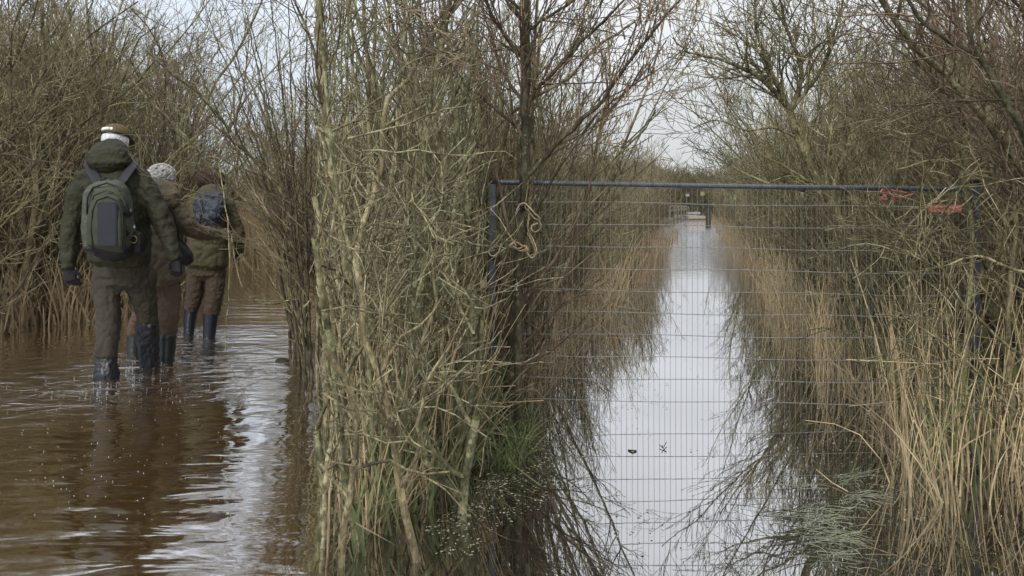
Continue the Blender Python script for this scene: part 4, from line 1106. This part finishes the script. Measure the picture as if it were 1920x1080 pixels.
bm = bmesh.new(); loft(bm, [(P(250, 449, d - .255) + Vector((math.cos(a_ * .5236) * .024, 0, math.sin(a_ * .5236) * .024)), .004, .004, 2) for a_ in range(13)], axis=Vector((0, 1, 0)), k=8, caps=False); part_bm('ring', bm, M_brass, sp3)
bm = bmesh.new(); loft(bm, [(P(x, y_, d - .21 + .03 * i), .006, .003, 3) for i, (x, y_) in enumerate(((252, 440), (249, 415), (246, 395), (243, 370)))], k=8); part_bm('strap', bm, M_black, sp3)

# ---- grey-haired walker
d = 6.25
w2 = empty('person', tuple(P(300, 670, d)), label='grey curly-haired walker in long brown jacket, reaching an arm round the walker ahead', cat='person', group='walkers wading along the flooded path')
w2.location.z = 0; bpy.context.view_layer.update()
bm = bmesh.new()
T2 = head(bm, P(306, 335, d + .10), .95, math.radians(-42), math.radians(12))
limb(bm, [(300, 375, d + .02, .06), (302, 350, d + .07, .05)])
loft(bm, [sec(306, 520, d, 28, .10), sec(304, 450, d, 30, .12), sec(302, 390, d + .02, 30, .10)])
limb(bm, [(330, 395, d, .045), (362, 432, d + .1, .035), (405, 442, d + .5, .026)]); limb(bm, [(272, 400, d, .05), (262, 470, d, .035), (265, 520, d + .05, .026)])
limb(bm, [(285, 530, d, .06), (267, 590, d + .1, .035), (254, 628, d + .18, .03), (252, 680, d + .2, .02)]); limb(bm, [(318, 530, d, .06), (316, 590, d - .05, .035), (312, 676, d - .1, .025)])
body_piece('body', bm, M_skin, w2, .008, 3)
bm = bmesh.new()
loft(bm, [sec(306, 524, d, 37, .17, 2.3), sec(306, 500, d, 36, .165, 2.3), sec(305, 460, d, 34, .155, 2.3), sec(303, 420, d + .01, 35, .155, 2.3), sec(301, 392, d + .02, 36, .14, 2.3), sec(300, 372, d + .04, 28, .11, 2), sec(300, 358, d + .06, 18, .08)], k=28)
limb(bm, [(318, 380, d + .02, .065), (334, 394, d, .073), (348, 414, d + .02, .074), (360, 430, d + .08, .073), (378, 437, d + .22, .066), (396, 439, d + .38, .058), (410, 440, d + .50, .048)])
limb(bm, [(280, 385, d + .02, .065), (270, 405, d, .070), (264, 450, d, .062), (263, 490, d + .02, .055), (266, 516, d + .05, .046)])
jk = body_piece('jacket', bm, M_jacket2, w2, .008, 3, .014, .10); wrinkle(jk, .024, .08)
bm = bmesh.new(); loft(bm, [sec(311, 384, d - .06, 24, .07, 2.2), sec(311, 374, d - .06, 28, .09, 2.2), sec(306, 362, d - .02, 26, .10, 2), sec(302, 350, d + .02, 19, .09, 2)], k=24)
hd = body_piece('hood', bm, M_jacket2, w2, .008, 3, .018, .05); wrinkle(hd, .012, .04)
bm = bmesh.new()
loft(bm, [sec(304, 515, d, 30, .12), sec(303, 540, d, 33, .12)], k=20)
limb(bm, [(284, 530, d + .02, .09), (276, 560, d + .05, .082), (267, 590, d + .10, .075), (256, 612, d + .15, .070), (253, 624, d + .18, .066)])
limb(bm, [(316, 530, d, .092), (318, 560, d - .02, .088), (316, 590, d - .05, .083), (313, 612, d - .08, .080), (312, 630, d - .09, .070)])
tr = body_piece('trousers', bm, M_trous2, w2, .008, 3, .014, .06); wrinkle(tr, .018, .05)
for a_ in ([(254, 622, d + .18, 14), (252, 640, d + .19, 13), (251, 690, d + .2, 12)], [(312, 628, d - .09, 17), (312, 633, d - .09, 18.5), (312, 637, d - .09, 17.5), (312, 655, d - .1, 16.5), (311, 674, d - .12, 14.5), (311, 700, d - .12, 14)]):
    bm = bmesh.new(); loft(bm, [sec(x, y_, dd_, hw, hw / FPX * dd_, 2.1) for x, y_, dd_, hw in a_], k=24); body_piece('boot', bm, M_rubber, w2, .007, 1, .004, .05)
bm = bmesh.new(); hand(bm, P(409, 440, d + .48), Vector((.8, .5, -.12)), d, spread=Vector((.1, .2, 1)), curl=Vector((.3, .9, 0)), thumb=1); body_piece('glove', bm, M_jacket2, w2, .004, 1)
bm = bmesh.new(); hand(bm, P(266, 514, d + .05), Vector((.1, .2, -1)), d, spread=Vector((1, .2, 0)), curl=Vector((.2, .9, 0)), thumb=1); body_piece('glove', bm, M_glove, w2, .004, 1)
curls('hair', T2, M_grey_hair, w2, 420, 3, rx=.100, ry=.112, rz=.100, zmin=-.55, cr=.014, tr=.0042)
sb = empty('shoulder_bag', tuple(P(347, 475, d + .05)), label='black bag hanging at the hip of the grey-haired walker', cat='bag')
bpy.context.view_layer.update()
bm = bmesh.new(); loft(bm, [sec(334, 452, d - .02, 6, .04, 3), sec(341, 468, d - .02, 11, .05, 4), sec(348, 482, d - .02, 13, .05, 4), sec(354, 492, d - .02, 9, .045, 3)], axis=Vector((.8, 0, .5)), k=20); body_piece('pouch', bm, M_black, sb, .006, 2, .008, .03)
bm = bmesh.new(); loft(bm, [(P(x, y_, d - .05 - .02 * i), .008, .003, 3) for i, (x, y_) in enumerate(((336, 455), (333, 430), (325, 400), (312, 385)))], k=8); part_bm('strap', bm, M_black, sb)

# ---- leading walker
d = 7.3
w3 = empty('person', tuple(P(383, 622, d)), label='brown curly-haired walker in olive jacket and blue-black boots, leading the line', cat='person', group='walkers wading along the flooded path')
w3.location.z = 0; bpy.context.view_layer.update()
bm = bmesh.new()
T3 = head(bm, P(396, 341, d + .20), .95, math.radians(8), math.radians(14))
limb(bm, [(395, 385, d + .05, .06), (396, 360, d + .14, .05)])
loft(bm, [sec(388, 500, d, 32, .10), sec(390, 440, d, 34, .12), sec(393, 385, d + .05, 32, .10)])
limb(bm, [(425, 385, d + .02, .045), (444, 430, d + .05, .035), (448, 470, d + .2, .026)]); limb(bm, [(362, 385, d + .02, .045), (352, 425, d + .15, .035), (362, 455, d + .3, .026)])
limb(bm, [(370, 510, d, .06), (362, 560, d, .035), (354, 622, d + .05, .022)]); limb(bm, [(405, 510, d, .06), (400, 560, d - .02, .035), (392, 625, d - .06, .022)])
body_piece('body', bm, M_skin, w3, .008, 3)
bm = bmesh.new()
loft(bm, [sec(388, 496, d, 40, .165, 2.3), sec(389, 475, d, 39, .16, 2.3), sec(390, 440, d, 36, .15, 2.3), sec(391, 405, d + .02, 37, .15, 2.3), sec(393, 382, d + .05, 38, .135, 2.3), sec(395, 367, d + .08, 28, .11, 2), sec(396, 358, d + .11, 18, .08)], k=28)
limb(bm, [(412, 376, d + .05, .062), (428, 388, d + .04, .070), (438, 410, d + .04, .068), (446, 435, d + .06, .065), (450, 455, d + .14, .058), (448, 472, d + .22, .046)])
limb(bm, [(374, 376, d + .05, .062), (359, 388, d + .06, .070), (353, 410, d + .1, .066), (352, 430, d + .18, .060), (362, 450, d + .30, .046)])
jk = body_piece('jacket', bm, M_jacket3, w3, .008, 3, .014, .10); wrinkle(jk, .024, .08)
bm = bmesh.new(); loft(bm, [sec(394, 374, d + .0, 24, .08, 2.2), sec(395, 366, d + .03, 27, .09, 2.2), sec(396, 358, d + .07, 23, .09, 2)], k=24); body_piece('collar', bm, M_jacket3, w3, .008, 3, .012, .05)
bm = bmesh.new()
loft(bm, [sec(388, 490, d, 34, .12), sec(388, 515, d, 36, .12)], k=20)
limb(bm, [(370, 505, d, .092), (367, 535, d, .086), (363, 560, d + .0, .078), (359, 578, d + .02, .072)])
limb(bm, [(405, 505, d, .092), (404, 540, d - .01, .086), (399, 570, d - .03, .080), (396, 590, d - .04, .074)])
tr = body_piece('trousers', bm, M_trous3, w3, .008, 3, .014, .06); wrinkle(tr, .018, .05)
for a_ in ([(359, 576, d + .02, 12.5), (356, 600, d + .03, 11), (353, 640, d + .05, 8.5)], [(395, 588, d - .04, 13.5), (394, 605, d - .05, 12.5), (391, 645, d - .06, 10.5)]):
    bm = bmesh.new(); loft(bm, [sec(x, y_, dd_, hw, hw / FPX * dd_, 2.1) for x, y_, dd_, hw in a_], k=24); body_piece('boot', bm, M_rubber_b, w3, .007, 1, .004, .05)
for wr_, th in (((448, 470, d + .22), 1), ((362, 450, d + .30), -1)):
    bm = bmesh.new(); hand(bm, P(*wr_), Vector((-.4 * th, .6, -.6)), d, spread=Vector((.5, .3, 1)), curl=Vector((-.5 * th, .7, 0)), thumb=th); body_piece('glove', bm, M_glove, w3, .004, 1)
curls('hair', T3, M_brown_hair, w3, 560, 8, rx=.122, ry=.122, rz=.110, zmin=-.6, cr=.016, tr=.0042)
sb = empty('knapsack', tuple(P(393, 395, d - .15)), label='slack blue-black knapsack on the back of the leading walker', cat='rucksack')
bpy.context.view_layer.update()
bm = bmesh.new(); loft(bm, [sec(391, 424, d - .17, 18, .05, 3), sec(391, 412, d - .18, 25, .07, 3), sec(393, 393, d - .15, 29, .07, 3), sec(395, 374, d - .11, 29, .055, 2.6), sec(396, 362, d - .06, 22, .04, 2.4)], k=28)
o = body_piece('main_bag', bm, M_bluepack, sb, .007, 2, .02, .07); wrinkle(o, .04, .07)
for q in ([(375, 368), (380, 390), (374, 420)], [(412, 366), (408, 392), (402, 424)]):
    bm = bmesh.new(); loft(bm, [(P(x, y_, d - .235 + .05 * (y_ < 372)), .006, .004, 3) for x, y_ in q], k=8); part_bm('cord', bm, M_black, sb)
# ------------------------------------------------------------------ splashes where the legs break the surface
rng = np.random.default_rng(21)
V, Q = [], []
def drop(c, r):
    b0 = len(V)
    for k, (x, y, z) in enumerate(((1, 0, 0), (0, 1, 0), (-1, 0, 0), (0, -1, 0), (0, 0, 1.3), (0, 0, -.5))): V.append((c[0] + x * r, c[1] + y * r, c[2] + z * r))
    for a_, b_2 in ((0, 1), (1, 2), (2, 3), (3, 0)): Q.append((b0 + a_, b0 + b_2, b0 + 4, b0 + 4)); Q.append((b0 + b_2, b0 + a_, b0 + 5, b0 + 5))
spl = bmesh.new()
for (px, py, n, sp) in ((200, 714, 120, .16), (281, 688, 110, .14), (312, 678, 90, .12), (252, 668, 60, .1), (356, 620, 170, .16), (393, 627, 120, .13), (375, 622, 120, .10)):
    c = W0(px, py)
    for _ in range(n // 4 if py > 640 else n // 2):
        a_ = rng.uniform(0, 6.28); rr = .06 + abs(rng.normal(0, sp)); h = abs(rng.normal(0, .004 if py > 640 else .03)) * math.exp(-rr * 5)
        r_ = rng.uniform(.001, .0028)
        m_ = bmesh.ops.create_icosphere(spl, subdivisions=1, radius=r_)
        for v in m_['verts']: v.co = Vector((v.co.x, v.co.y, v.co.z * rng.uniform(.4, 1.2))) + Vector((c.x + math.cos(a_) * rr, c.y + math.sin(a_) * rr * .8, h + .001))
for _ in range(260):                                       # bubbles drifting behind them
    y_ = rng.uniform(3.0, 5.6); x_ = -0.5 * y_ + rng.normal(0, .12 * y_)
    if x_ > -.27 * y_: continue
    r_ = rng.uniform(.0007, .0018); m_ = bmesh.ops.create_icosphere(spl, subdivisions=1, radius=r_)
    for v in m_['verts']: v.co += Vector((x_, y_, .001))
me = bpy.data.meshes.new('splash'); spl.to_mesh(me); spl.free(); me.materials.append(M_foam)
o = bpy.data.objects.new('splash', me); col.objects.link(o); tag(o, "droplets and bubbles around the walkers' wading legs", 'water drops', kind='stuff')
